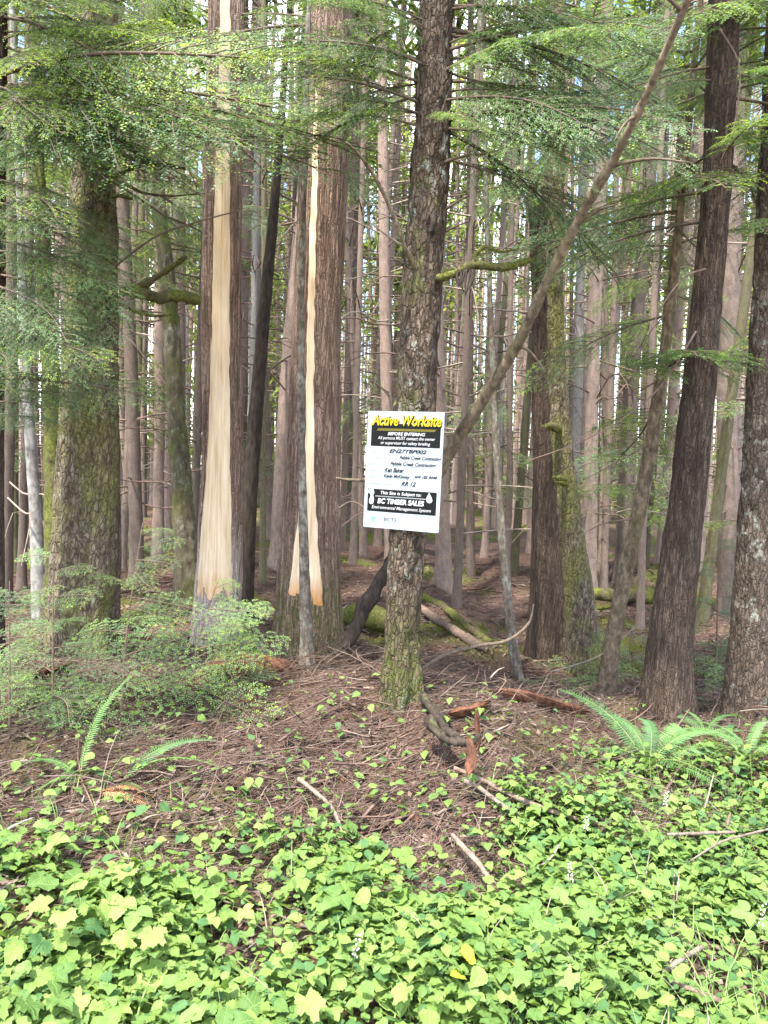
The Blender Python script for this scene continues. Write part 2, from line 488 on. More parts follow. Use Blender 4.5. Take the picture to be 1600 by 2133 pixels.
M['red_rot'] = bark('red_rotten_wood', (0.02, 0.011, 0.008), (0.085, 0.037, 0.021), (0.20, 0.092, 0.05), 26, 0.4, bump=0.9)
M['grey_wood'] = bark('grey_dead_wood', (0.07, 0.053, 0.041), (0.165, 0.128, 0.10), (0.28, 0.235, 0.19), 60, 0.3, bump=0.5)
M['brown_wood'] = bark('brown_dead_wood', (0.06, 0.04, 0.03), (0.15, 0.105, 0.08), (0.26, 0.195, 0.155), 50, 0.3, bump=0.6)
M['white'] = plain('white_flower', (0.75, 0.75, 0.70), 0.6, 0.05)


# ------------------------------------------------------------------ ground
def axis(core0, core1, step, outs):
    core = np.arange(core0, core1 + 1e-6, step)
    return core


def make_ground():
    ys = np.concatenate([-np.geomspace(420, 1.2, 18), np.arange(-1.0, 1.6, 0.2), np.arange(1.6, 7.0, 0.03), np.arange(7.0, 15, 0.12), np.arange(15, 32, 0.5), np.geomspace(32, 420, 22)])
    xs = np.concatenate([-np.geomspace(420, 9.2, 22), np.arange(-9, -4, 0.25), np.arange(-4, 4, 0.035), np.arange(4, 9.01, 0.25), np.geomspace(9.2, 420, 22)])
    X, Y = np.meshgrid(xs, ys)
    Z = height(X, Y)
    ny, nx = X.shape
    i, j = np.meshgrid(np.arange(ny - 1), np.arange(nx - 1), indexing='ij')
    q = np.stack([i * nx + j, i * nx + j + 1, (i + 1) * nx + j + 1, (i + 1) * nx + j], -1).reshape(-1, 4)
    m, nt, out = new_mat('forest_floor')
    tc = nt.nodes.new('ShaderNodeTexCoord').outputs['Object']
    a = nt.nodes.new('ShaderNodeAttribute'); a.attribute_name = 'mossy'
    n1 = noise(nt, tc, 55, 8, 0.8)
    col = ramp(nt, n1, [(0.34, (0.022, 0.014, 0.011)), (0.5, (0.10, 0.063, 0.049)), (0.68, (0.26, 0.175, 0.14))])
    n2 = noise(nt, tc, 1.7, 4, 0.6)
    col = mixc(nt, 0.6, col, ramp(nt, n2, [(0.35, (0.6, 0.55, 0.5)), (0.65, (1.25, 1.15, 1.1))]), 'MULTIPLY')
    n3 = noise(nt, tc, 90, 4, 0.7)
    col = mixc(nt, a.outputs['Fac'], col, ramp(nt, n3, [(0.3, (0.045, 0.05, 0.008)), (0.7, (0.15, 0.165, 0.03))]))
    b = N(nt, 'ShaderNodeBsdfPrincipled', Roughness=0.95)
    b.inputs['Specular IOR Level'].default_value = 0.15
    nt.links.new(col, b.inputs['Base Color'])
    bp = N(nt, 'ShaderNodeBump', Strength=0.9, Distance=0.02)
    nt.links.new(n1, bp.inputs['Height']); nt.links.new(bp.outputs['Normal'], b.inputs['Normal'])
    nt.links.new(b.outputs[0], out.inputs['Surface'])
    mb = MB()
    mb.add(np.stack([X, Y, Z], -1), quads=q)
    me = mb.mesh('ground', m)
    at = me.attributes.new('mossy', 'FLOAT', 'POINT')
    at.data.foreach_set('value', moss_mask(X, Y).ravel().astype(np.float32))
    tag(link('ground', me), kind='structure')


make_ground()


# ------------------------------------------------------------------ near trunks
def bark_cedar(x, y, z, s):
    f = vn(x * 46 + s, y * 46, z * 2.4)
    g = vn(x * 20 + s, y * 20, z * 1.1)
    h = vn(x * 90 + s, y * 90, z * 9)
    return 0.011 * np.abs(2 * f - 1) + 0.010 * np.abs(2 * g - 1) + 0.004 * h


def bark_scaly(x, y, z, s):
    f = vn(x * 42 + s, y * 42, z * 17)
    g = vn(x * 17 + s, y * 17, z * 6)
    h = vn(x * 85 + s, y * 85, z * 40)
    return 0.008 * sstep(0.3, 0.6, f) + 0.010 * g + 0.004 * h


def bark_fine(x, y, z, s):
    f = vn(x * 60 + s, y * 60, z * 9)
    g = vn(x * 14 + s, y * 14, z * 4)
    return 0.006 * np.abs(2 * f - 1) + 0.007 * g


class Trunk:
    """a trunk that follows photo pixels (py, centre px, width px) at depth Y"""

    def __init__(s, spec, Y, top, tilt=0.0, flare=0.35, lobes=5, seed=0.0, taper=0.35):
        s.Y = Y
        pts = []
        for py, cx, w in spec:
            p = P(cx, py, Y)
            pts.append((p.z, p.x, w / FPX * Y / 2 * 0.985))
        pts.sort()
        z, x, r = map(np.array, zip(*pts))
        s.ground = hz(x[0], Y)
        zb = s.ground - 0.3
        if z[0] > zb:
            dxdz = (x[1] - x[0]) / (z[1] - z[0])
            z, x, r = np.r_[zb, z], np.r_[x[0] + dxdz * (zb - z[0]), x], np.r_[r[0], r]
        if top > z[-1]:
            sl = (x[-1] - x[-3]) / (z[-1] - z[-3])
            z, x, r = np.r_[z, top], np.r_[x, x[-1] + sl * (top - z[-1])], np.r_[r, r[-1] * taper]
        s.zz = np.concatenate([np.arange(zb, min(5.6, top), 0.02), np.arange(5.6, top, 0.2)]) if top > 5.6 else np.arange(zb, top, 0.02)
        zu = np.arange(zb, top + 0.02, 0.02)
        ker = np.ones(21) / 21
        sm = lambda a: np.convolve(np.pad(a, 10, mode='edge'), ker, 'valid')
        xu, ru = sm(np.interp(zu, z, x)), sm(np.interp(zu, z, r))
        s.x, s.r = np.interp(s.zz, zu, xu), np.interp(s.zz, zu, ru)
        s.y = Y + tilt * (s.zz - s.ground)
        s.base = Vector((np.interp(s.ground, s.zz, s.x), Y, s.ground))
        f = np.array([-s.base.x, -Y]); f /= np.linalg.norm(f)
        s.f, s.rt = f, np.array([-f[1], f[0]])
        s.flare, s.lobes, s.seed = flare, lobes, seed

    def centre(s, z):
        return Vector((np.interp(z, s.zz, s.x), np.interp(z, s.zz, s.y), z))

    def rad(s, z):
        return float(np.interp(z, s.zz, s.r))

    def surf(s, z, th):
        """smooth surface radius (with root flare) at heights z and angles th"""
        r = np.interp(z, s.zz, s.r)
        return r * (1 + s.flare * np.exp(-np.clip(z - s.ground, -0.1, 9) / 0.22) * (0.45 + 0.55 * np.cos(s.lobes * th + s.seed)))

    def pos(s, z, th, r):
        c, n = np.cos(th), np.sin(th)
        x = np.interp(z, s.zz, s.x) + r * (c * s.rt[0] + n * s.f[0])
        y = np.interp(z, s.zz, s.y) + r * (c * s.rt[1] + n * s.f[1])
        return np.stack([x, y, np.broadcast_to(z, x.shape)], -1)

    def mesh(s, name, mat, fn, parent, k=88, amp=1.0, cut=None):
        U = np.linspace(0, 2 * np.pi, k, endpoint=False)
        Z, TH = np.meshgrid(s.zz, U, indexing='ij')
        if cut is not None:                      # let two columns of vertices follow the edges of the strip
            t0, t1, z_lo, z_hi = cut(s.zz)
            i0, i1 = int(np.median(t0) / (2 * np.pi) * k), int(np.ceil(np.median(t1) / (2 * np.pi) * k))
            TH = np.stack([np.interp(U, [0, U[i0], U[i1], 2 * np.pi], [0, a, b_, 2 * np.pi]) for a, b_ in zip(t0, t1)])
        r = s.surf(Z, TH)
        p = s.pos(Z, TH, r)
        sc = amp
        d = fn(p[..., 0], p[..., 1], p[..., 2], s.seed) * sc
        r = r + d - 0.012 * sc
        if cut is not None:
            w = (np.arange(k) > i0)[None, :] & (np.arange(k) < i1)[None, :] & (Z < z_hi) & (Z > z_lo + 0.10 * vn(TH * 7, s.seed, 1.0) ** 2 + 0.05 * vn(TH * 19, s.seed, 4.0) - 0.03)
            r = np.where(w, s.surf(Z, TH) - 0.035, r)
        v = s.pos(Z, TH, r)
        n = len(s.zz)
        i, j = np.meshgrid(np.arange(n - 1), np.arange(k), indexing='ij')
        q = np.stack([i * k + j, (i + 1) * k + j, (i + 1) * k + (j + 1) % k, i * k + (j + 1) % k], -1).reshape(-1, 4)
        mb = MB()
        V = v.reshape(-1, 3) - np.array(s.base)
        V = np.vstack([V, V[-k:].mean(0)])
        a = np.arange(k)
        mb.add(V, quads=q, tris=np.stack([(n - 1) * k + (a + 1) % k, (n - 1) * k + a, np.full(k, n * k)], -1))
        return mb.build(name, mat, parent)


def px_z(py, Y):
    return P(800, py, Y).z


def strip_of(tr, rows, py_lo, py_hi, mat, parent, wob=0.0):
    """bare wood exposed by stripped bark: rows (py, left px, right px); returns the cut function for the trunk and builds the strip"""
    zs, a0, a1 = [], [], []
    for py, l, r in rows:
        pl, pr = P(l, py, tr.Y), P(r, py, tr.Y)
        z = (pl.z + pr.z) / 2
        cx, rr = np.interp(z, tr.zz, tr.x), np.interp(z, tr.zz, tr.r)
        zs.append(z)
        a0.append(math.acos(np.clip((pr.x - cx) / rr, -0.96, 0.96)))
        a1.append(math.acos(np.clip((pl.x - cx) / rr, -0.96, 0.96)))
    o = np.argsort(zs)
    zs, a0, a1 = np.array(zs)[o], np.array(a0)[o], np.array(a1)[o]
    z_lo, z_hi = px_z(py_lo, tr.Y), px_z(py_hi, tr.Y)

    def edges(z):
        w = wob * (vn(z * 14, 3.3, tr.seed) - 0.5)
        return np.interp(z, zs, a0) + w, np.interp(z, zs, a1) + w * 0.7

    def cut(Z):
        e0, e1 = edges(Z)
        return e0, e1, z_lo, z_hi
    nz, na = int((z_hi - z_lo) / 0.025), 16
    Z = np.linspace(z_lo - 0.07, z_hi, nz)
    e0, e1 = edges(Z)
    t = np.linspace(0, 1, na)[None, :]
    TH = (e0 - 0.07)[:, None] * (1 - t) + (e1 + 0.07)[:, None] * t
    Zg = np.repeat(Z[:, None], na, 1)
    r = tr.surf(Zg, TH) - 0.011 - 0.02 * sstep(z_lo - 0.02, z_lo - 0.07, Zg)
    p = tr.pos(Zg, TH, r)
    r = r + 0.004 * (vn(p[..., 0] * 25, p[..., 1] * 25, p[..., 2] * 5) - 0.5) + 0.006 * (vn(p[..., 0] * 40, p[..., 1] * 40, p[..., 2] * 30) - 0.5) * sstep(z_lo + 0.7, z_lo + 0.1, Zg)
    v = tr.pos(Zg, TH, r) - np.array(tr.base)
    i, j = np.meshgrid(np.arange(nz - 1), np.arange(na - 1), indexing='ij')
    q = np.stack([i * na + j, (i + 1) * na + j, (i + 1) * na + j + 1, i * na + j + 1], -1).reshape(-1, 4)
    mb = MB(); mb.add(v, quads=q)
    mb.build('bare_wood_strip', mat, parent)
    return cut, z_lo - tr.ground


def wood_mat(name, zlo, orange=1.0):
    m, nt, out = new_mat(name)
    tc = nt.nodes.new('ShaderNodeTexCoord').outputs['Object']
    n1 = noise(nt, tc, 55, 6, 0.6, (1, 1, 0.05))
    col = ramp(nt, n1, [(0.28, (0.46, 0.32, 0.185)), (0.42, (0.66, 0.50, 0.33)), (0.58, (0.75, 0.60, 0.43)), (0.75, (0.82, 0.71, 0.55))])
    n2 = noise(nt, tc, 6, 4, 0.6, (1, 1, 0.35))
    col = mixc(nt, 0.7, col, ramp(nt, n2, [(0.3, (0.82, 0.76, 0.68)), (0.7, (1.1, 1.08, 1.05))]), 'MULTIPLY')
    n5 = noise(nt, tc, 26, 3, 0.55, (1, 1, 0.022))
    col = mixc(nt, ramp(nt, n5, [(0.60, (0,) * 3), (0.68, (0.55,) * 3)]), col, (0.40, 0.26, 0.14))
    sx = nt.nodes.new('ShaderNodeSeparateXYZ'); nt.links.new(tc, sx.inputs[0])
    n3 = noise(nt, tc, 22, 4, 0.7, (1, 1, 0.25))
    ad = nt.nodes.new('ShaderNodeMath'); ad.operation = 'MULTIPLY_ADD'
    nt.links.new(n3, ad.inputs[0]); ad.inputs[1].default_value = -0.22; nt.links.new(sx.outputs['Z'], ad.inputs[2])
    f = ramp(nt, ad.outputs[0], [(max(0, zlo - 0.08), (0.9 * orange,) * 3), (zlo + 0.06, (0.0,) * 3)])
    col = mixc(nt, f, col, (0.50, 0.20, 0.03))
    b = N(nt, 'ShaderNodeBsdfPrincipled', Roughness=0.6)
    b.inputs['Specular IOR Level'].default_value = 0.25
    nt.links.new(col, b.inputs['Base Color'])
    bp = N(nt, 'ShaderNodeBump', Strength=0.3, Distance=0.004)
    nt.links.new(n1, bp.inputs['Height']); nt.links.new(bp.outputs['Normal'], b.inputs['Normal'])
    nt.links.new(b.outputs[0], out.inputs['Surface'])
    return m


def limb(parent, base, pts, rads, mat, name='branch', n=24, k=8, rough=0.35, seed=0.0):
    """a child branch along photo pixels (px, py, Y)"""
    w = np.array([np.array(P(*p)) - np.array(base) for p in pts])
    path = smooth_path(w, n)
    rr = np.interp(np.linspace(0, 1, n), np.linspace(0, 1, len(rads)), rads)
    mb = MB()
    tube(mb, path, rr, k, 0, rough, seed)
    o = mb.build(name, mat, parent)
    if mat is M['moss_log']:
        tufts(o, path, rr, int(900 * np.linalg.norm(np.diff(path, axis=0), axis=1).sum() * max(rads) / 0.03), int(seed * 10) + 1)
    return o


def tufts(parent, path, rr, n, seed):
    """ragged moss fibres all round a limb"""
    rng = np.random.default_rng(seed)
    n = min(n, 2500)
    u = rng.random(n)
    t = np.linspace(0, 1, len(path))
    c = np.stack([np.interp(u, t, path[:, q]) for q in range(3)], -1)
    r = np.interp(u, t, rr)[:, None]
    d = rng.normal(0, 1, (n, 3)); d /= np.linalg.norm(d, axis=1)[:, None]
    keep = vn(c[:, 0] * 14, c[:, 1] * 14, c[:, 2] * 14 + seed) > 0.35
    c, r, d = c[keep], r[keep], d[keep]
    n = len(c)
    p = c + d * r * 0.92
    g = d * 0.8 + rng.normal(0, .4, (n, 3)) + [0, 0, -0.35]
    g /= np.linalg.norm(g, axis=1)[:, None]
    w = np.cross(g, rng.normal(0, 1, (n, 3))); w /= np.linalg.norm(w, axis=1)[:, None]
    ln = rng.gamma(2.5, 0.0075, n)[:, None] + 0.004
    V = np.stack([p - w * 0.0028, p + w * 0.0028, p + g * ln], 1).reshape(-1, 3)
    mb = MB(); mb.add(V, tris=np.arange(n * 3).reshape(-1, 3))
    mb.build('moss', M['moss'], parent, smooth=False)['kind'] = 'stuff'


# the tree with mossy broken limbs, left
t_moss = Trunk([(1440, 162, 160), (1300, 168, 138), (1100, 176, 128), (900, 185, 118), (700, 190, 108), (500, 194, 97), (400, 195, 88), (200, 199, 78), (0, 203, 70)], 4.9, 14, seed=1.3, flare=0.25)
o_moss = thing('mossy_conifer', t_moss.base, 'thick moss-coated conifer trunk with broken mossy limbs on the left', 'tree')
t_moss.mesh('trunk', M['mossy'], bark_scaly, o_moss, amp=1.5)
b = t_moss.base
limb(o_moss, b, [(215, 618, 4.85), (255, 606, 4.75), (300, 610, 4.7), (330, 622, 4.68), (370, 618, 4.7), (418, 624, 4.75)], [0.034, 0.028, 0.03, 0.036, 0.036, 0.032], M['moss_log'], n=40, k=10, rough=0.5, seed=2)
limb(o_moss, b, [(250, 608, 4.75), (285, 600, 4.72), (330, 575, 4.7), (365, 552, 4.65), (388, 535, 4.6)], [0.026, 0.024, 0.022, 0.013, 0.01], M['moss_log'], n=30, k=9, rough=0.55, seed=3)
limb(o_moss, b, [(235, 625, 4.78), (275, 645, 4.7), (320, 658, 4.65), (362, 655, 4.6)], [0.014, 0.012, 0.009, 0.004], M['moss_log'], rough=0.4, seed=4)
limb(o_moss, b, [(165, 455, 4.85), (135, 447, 4.8), (100, 435, 4.75), (68, 424, 4.72)], [0.028, 0.027, 0.021, 0.012], M['moss_log'], rough=0.4, seed=5)
limb(o_moss, b, [(150, 460, 4.84), (150, 480, 4.83), (151, 500, 4.83)], [0.02, 0.014, 0.006], M['dark'], seed=5)
limb(o_moss, b, [(205, 388, 4.85), (250, 362, 4.75), (290, 345, 4.72), (300, 338, 4.7)], [0.02, 0.013, 0.011, 0.01], M['dark'], seed=6)
limb(o_moss, b, [(250, 322, 4.75), (295, 335, 4.7), (340, 344, 4.68), (388, 351, 4.66)], [0.005, 0.02, 0.018, 0.006], M['pole'], n=30, rough=0.4, seed=7)
limb(o_moss, b, [(230, 375, 4.8), (262, 385, 4.7), (300, 402, 4.65), (350, 408, 4.6), (412, 404, 4.55)], [0.014, 0.011, 0.008, 0.006, 0.004], M['pole'], n=30, seed=8)
limb(o_moss, b, [(225, 410, 4.85), (250, 408, 4.8), (275, 414, 4.78)], [0.014, 0.012, 0.008], M['moss_log'], seed=9)
limb(o_moss, b, [(225, 640, 4.8), (222, 660, 4.8), (219, 690, 4.8)], [0.018, 0.012, 0.006], M['dark'], seed=10)
limb(o_moss, b, [(145, 625, 4.75), (220, 570, 4.5), (320, 495, 4.3), (400, 465, 4.2), (500, 438, 4.1)], [0.004, 0.006, 0.006, 0.005, 0.003], M['twig'], n=30, rough=0.1, seed=11)

# twin cedars with stripped bark
t_a = Trunk([(1400, 452, 118), (1330, 453, 106), (1240, 455, 98), (1100, 459, 91), (900, 464, 84), (700, 460, 85), (500, 462, 84), (350, 465, 80), (0, 471, 73)], 5.35, 16, seed=2.1, flare=0.16, taper=0.5)
o_a = thing('stripped_cedar', t_a.base, 'tall cedar with one broad pale bark-stripped band, left of its twin', 'tree')
mw = wood_mat('bare_sapwood', 0.0)
cut, zl = strip_of(t_a, [(1250, 406, 486), (1200, 409, 485), (1100, 417, 483), (1000, 426, 481), (900, 432, 480), (700, 440, 480), (500, 444, 480), (350, 447, 480), (150, 454, 480), (0, 458, 480), (-300, 463, 478), (-600, 470, 478)], 1246, -560, wood_mat('bare_sapwood_broad', px_z(1246, 5.35) - t_a.ground, 0.45), o_a, 0.10)
t_a.mesh('trunk', M['cedar_pale_base'], bark_cedar, o_a, k=120, cut=cut)

t_b = Trunk([(1400, 640, 170), (1330, 643, 152), (1250, 643, 140), (1130, 646, 130), (1000, 652, 120), (900, 655, 112), (700, 658, 103), (500, 668, 103), (350, 674, 102), (200, 680, 98), (0, 688, 94)], 5.2, 16, seed=4.0, flare=0.16, taper=0.5)
o_b = thing('stripped_cedar', t_b.base, 'cedar with a narrow bark-stripped band and mossy foot, right of its twin', 'tree')
cut, zl = strip_of(t_b, [(1250, 596, 677), (1200, 602, 672), (1130, 611, 666), (1060, 621, 660), (1000, 629, 657), (900, 635, 654), (700, 638, 655), (500, 643, 658), (350, 649, 662), (250, 653, 661), (190, 656, 659)], 1248, 195, wood_mat('bare_sapwood_narrow', px_z(1248, 5.2) - t_b.ground, 0.9), o_b, 0.08)
t_b.mesh('trunk', M['cedar_mossy_base'], bark_cedar, o_b, k=120, cut=cut)

# thin lichen-covered stem in front of the right cedar
t_c = Trunk([(1395, 640, 38), (1300, 638, 29), (1100, 632, 24), (900, 628, 21), (700, 625, 20), (500, 629, 19), (350, 633, 21), (150, 639, 17), (0, 644, 14)], 4.75, 7, seed=5.0, flare=0.3, taper=0.3)
o_c = thing('lichen_sapling', t_c.base, 'thin grey lichen-spotted stem standing against the mossy-footed cedar', 'tree')
t_c.mesh('trunk', M['lichen'], bark_fine, o_c, k=40)

# the tree that carries the sign
t_s = Trunk([(1455, 836, 84), (1400, 837, 76), (1300, 840, 73), (1150, 846, 76), (1000, 857, 80), (860, 866, 82), (700, 873, 82), (550, 881, 80), (350, 897, 78), (200, 903, 74), (0, 911, 70)], 4.0, 13, seed=3.0, flare=0.42, lobes=6)
o_s = thing('sign_hemlock', t_s.base, 'scaly-barked hemlock that carries the worksite sign', 'tree')
t_s.mesh('trunk', M['hemlock'], bark_scaly, o_s, k=96, amp=1.15)
b = t_s.base
limb(o_s, b, [(868, 565, 3.93), (845, 520, 3.85), (820, 450, 3.78), (790, 385, 3.7), (755, 330, 3.6), (722, 296, 3.5)], [0.013, 0.011, 0.010, 0.009, 0.007, 0.004], M['pole'], n=34, rough=0.15, seed=12)
limb(o_s, b, [(846, 515, 3.85), (820, 500, 3.8), (790, 478, 3.75), (760, 455, 3.7)], [0.006, 0.005, 0.004, 0.002], M['deadtwig'], n=20, rough=0.1, seed=13)
limb(o_s, b, [(905, 580, 3.95), (945, 570, 3.9), (985, 552, 3.9), (1030, 556, 3.95), (1070, 552, 4.0), (1112, 540, 4.05)], [0.024, 0.022, 0.02, 0.018, 0.017, 0.01], M['moss_log'], n=40, rough=0.5, seed=14)
limb(o_s, b, [(985, 552, 3.9), (992, 530, 3.9), (1010, 515, 3.9), (1045, 524, 3.92), (1080, 518, 3.95)], [0.012, 0.01, 0.009, 0.007, 0.003], M['moss_log'], n=24, rough=0.4, seed=15)
for q, (dx, ln) in enumerate([(955, 36), (963, 44), (972, 50), (980, 38), (968, 30), (988, 44)]):
    limb(o_s, b, [(dx, 562, 3.88), (dx - 3, 562 + ln * 0.5, 3.86), (dx + 8 - 5 * q, 565 + ln, 3.85)], [0.008, 0.006, 0.003], M['dark'], 'hanging_lichen', n=10, k=5, seed=q)
limb(o_s, b, [(905, 445, 3.9), (903, 465, 3.885), (899, 485, 3.89)], [0.012, 0.016, 0.011], M['dark'], 'burl', n=12, k=8)
limb(o_s, b, [(920, 340, 3.95), (965, 325, 3.9), (1020, 318, 3.85), (1070, 300, 3.8)], [0.009, 0.007, 0.005, 0.003], M['twig'], n=24, rough=0.1)
limb(o_s, b, [(835, 1002, 4.05), (770, 1000, 4.12), (735, 1000, 4.14), (700, 996, 4.15)], [0.010, 0.009, 0.008, 0.006], M['pole'], n=20)
limb(o_s, b, [(835, 1040, 4.05), (780, 1065, 4.12), (735, 1045, 4.14), (705, 1058, 4.12)], [0.006, 0.005, 0.004, 0.003], M['twig'], n=20)

# right-hand hemlocks
t_r = Trunk([(1500, 1385, 118), (1440, 1388, 106), (1350, 1394, 99), (1200, 1412, 86), (1050, 1431, 78), (900, 1446, 75), (700, 1467, 66), (350, 1496, 62), (0, 1508, 66)], 4.5, 15, seed=6.0, flare=0.25, taper=0.45)
o_r = thing('leaning_hemlock', t_r.base, 'brown smooth-barked hemlock leaning right, between two slimmer trunks', 'tree')
t_r.mesh('trunk', M['hemlock_brown'], bark_fine, o_r, k=90, amp=1.1)
b = t_r.base
limb(o_r, b, [(1470, 560, 4.4), (1430, 575, 4.3), (1390, 620, 4.2), (1350, 690, 4.1), (1310, 720, 4.0)], [0.006, 0.005, 0.004, 0.003, 0.002], M['deadbrown'], n=24, rough=0.1)
limb(o_r, b, [(1450, 690, 4.4), (1380, 800, 4.3), (1300, 870, 4.2), (1210, 920, 4.1), (1100, 960, 4.0)], [0.006, 0.005, 0.004, 0.003, 0.002], M['deadbrown'], n=24, rough=0.1)
limb(o_r, b, [(1500, 60, 4.4), (1540, 140, 4.35), (1530, 260, 4.3), (1500, 340, 4.3)], [0.006, 0.005, 0.004, 0.002], M['deadbrown'], n=24, rough=0.1)
t_e = Trunk([(1490, 1556, 104), (1400, 1560, 90), (1200, 1570, 76), (1000, 1580, 68), (850, 1588, 64), (700, 1596, 62), (350, 1612, 58), (0, 1628, 52)], 4.6, 13, seed=7.0, flare=0.2)
o_e = thing('lichen_hemlock', t_e.base, 'lichen-speckled hemlock trunk at the right edge of the photo', 'tree')
t_e.mesh('trunk', M['hemlock_lichen'], bark_scaly, o_e, k=80)
t_f = Trunk([(1470, 1262, 46), (1400, 1267, 40), (1300, 1282, 38), (1200, 1300, 37), (1050, 1335, 34), (900, 1360, 32), (700, 1390, 27), (500, 1412, 22), (300, 1430, 19), (0, 1460, 15)], 5.0, 8, seed=8.0, flare=0.3, taper=0.3)
o_f = thing('slim_hemlock', t_f.base, 'slim dark stem leaning right beside the brown leaning hemlock', 'tree')
t_f.mesh('trunk', M['pole'], bark_fine, o_f, k=40)
b = t_f.base
for (x0, y0, x1, y1, x2, y2) in [(1375, 790, 1320, 820, 1250, 835), (1400, 640, 1350, 700, 1310, 800), (1360, 920, 1290, 960, 1215, 1000), (1330, 1080, 1260, 1090, 1200, 1120), (1428, 330, 1380, 380, 1340, 480), (1415, 480, 1460, 520, 1520, 530)]:
    limb(o_f, b, [(x0, y0, 5.0), (x1, y1, 4.9), (x2, y2, 4.8)], [0.006, 0.004, 0.002], M['deadbrown'], n=16, rough=0.1)

# the broken dark stub and the lichen-mossed trunk beside it
t_d = Trunk([(1330, 1146, 100), (1250, 1145, 84), (1100, 1142, 68), (950, 1138, 60), (800, 1134, 52), (650, 1131, 46), (500, 1124, 42), (425, 1118, 40)], 6.4, px_z(425, 6.4), seed=9.0, flare=0.25)
o_d = thing('broken_snag', t_d.base, 'dark snapped-off snag standing beside the lichen-mossed trunk', 'tree')
t_d.mesh('trunk', M['hemlock_brown'], bark_cedar, o_d, k=70, amp=1.2)
t_g = Trunk([(1330, 1213, 78), (1250, 1208, 62), (1100, 1190, 51), (950, 1172, 44), (800, 1162, 38), (650, 1156, 33), (500, 1156, 34), (300, 1160, 30), (0, 1166, 26)], 6.0, 11, seed=10.0, flare=0.25)
o_g = thing('mossed_trunk', t_g.base, 'green mossed and lichened trunk with bracket stubs beside the dark snag', 'tree')
t_g.mesh('trunk', M['mossy'], bark_scaly, o_g, k=60)
b = t_g.base
for px_, py_, r_ in [(1146, 890, 0.032), (1160, 996, 0.02), (1163, 1006, 0.016)]:
    limb(o_g, b, [(px_ + 22, py_ + 4, 5.95), (px_ + 6, py_, 5.85), (px_ - 8, py_ - 2, 5.8)], [r_ * 0.9, r_, r_ * 0.5], M['moss_log'], 'branch_stub', n=8, k=9, rough=0.4)
t_h = Trunk([(1420, 1080, 26), (1370, 1072, 24), (1250, 1058, 22), (1150, 1048, 21), (1000, 1038, 19), (850, 1030, 18), (700, 1024, 16), (500, 1016, 14), (250, 1008, 11)], 5.6, 7, seed=11.0, flare=0.3, taper=0.3)
o_h = thing('pale_sapling', t_h.base, 'thin whitish lichen-coated stem right of the sign', 'tree')
t_h.mesh('trunk', M['lichen'], bark_fine, o_h, k=30)
t_i = Trunk([(1230, 510, 40), (1150, 513, 40), (1000, 522, 36), (850, 534, 33), (700, 546, 30), (550, 560, 27), (400, 574, 23), (300, 582, 20), (0, 604, 14)], 6.3, 9, seed=12.0, flare=0.2, taper=0.4)
o_i = thing('dark_leaning_tree', t_i.base, 'slim dark trunk leaning right between the two stripped cedars', 'tree')
t_i.mesh('trunk', M['dark'], bark_fine, o_i, k=36)
t_j = Trunk([(1420, -24, 66), (1200, -22, 62), (900, -20, 58), (600, -17, 55), (300, -13, 52), (0, -8, 48)], 4.3, 12, seed=13.0, flare=0.2)
o_j = thing('edge_hemlock', t_j.base, 'tan hemlock trunk cut off by the left edge, its boughs spreading overhead', 'tree')
t_j.mesh('trunk', M['hemlock_brown'], bark_fine, o_j, k=60)
t_k = Trunk([(1240, 392, 60), (1150, 388, 50), (1000, 378, 42), (850, 366, 38), (700, 358, 34), (600, 352, 32), (450, 332, 30), (300, 322, 26), (0, 312, 20)], 7.0, 12, seed=14.0, flare=0.3)
o_k = thing('mossy_bent_trunk', t_k.base, 'bent green mossy trunk just left of the broad-stripped cedar', 'tree')
t_k.mesh('trunk', M['far_moss'], bark_scaly, o_k, k=40)
t_l = Trunk([(1330, 128, 74), (1150, 120, 50), (1000, 116, 46), (850, 112, 40), (700, 100, 34), (500, 88, 28), (250, 74, 22)], 6.0, 9, seed=15.0, flare=0.3)
o_l = thing('green_moss_trunk', t_l.base, 'bright mossy green trunk close behind the thick moss-coated conifer', 'tree')
t_l.mesh('trunk', M['moss_log'], bark_scaly, o_l, k=40)
t_m = Trunk([(1240, 82, 34), (1100, 76, 29), (950, 66, 26), (800, 56, 22), (600, 48, 19), (300, 36, 15)], 6.6, 9, seed=16.0, flare=0.2)
o_m = thing('birch', t_m.base, 'white-barked birch left of the bright mossy green trunk', 'tree')
t_m.mesh('trunk', M['birch'], bark_fine, o_m, k=28)
t_n = Trunk([(1250, 224, 56), (1100, 228, 50), (900, 226, 42), (700, 222, 36), (500, 226, 30), (300, 230, 26), (0, 236, 20)], 5.9, 11, seed=17.0, flare=0.2)
o_n = thing('brown_conifer', t_n.base, 'dark reddish-brown trunk peeking out behind the thick moss-coated conifer', 'tree')
t_n.mesh('trunk', M['cedar'], bark_cedar, o_n, k=48)


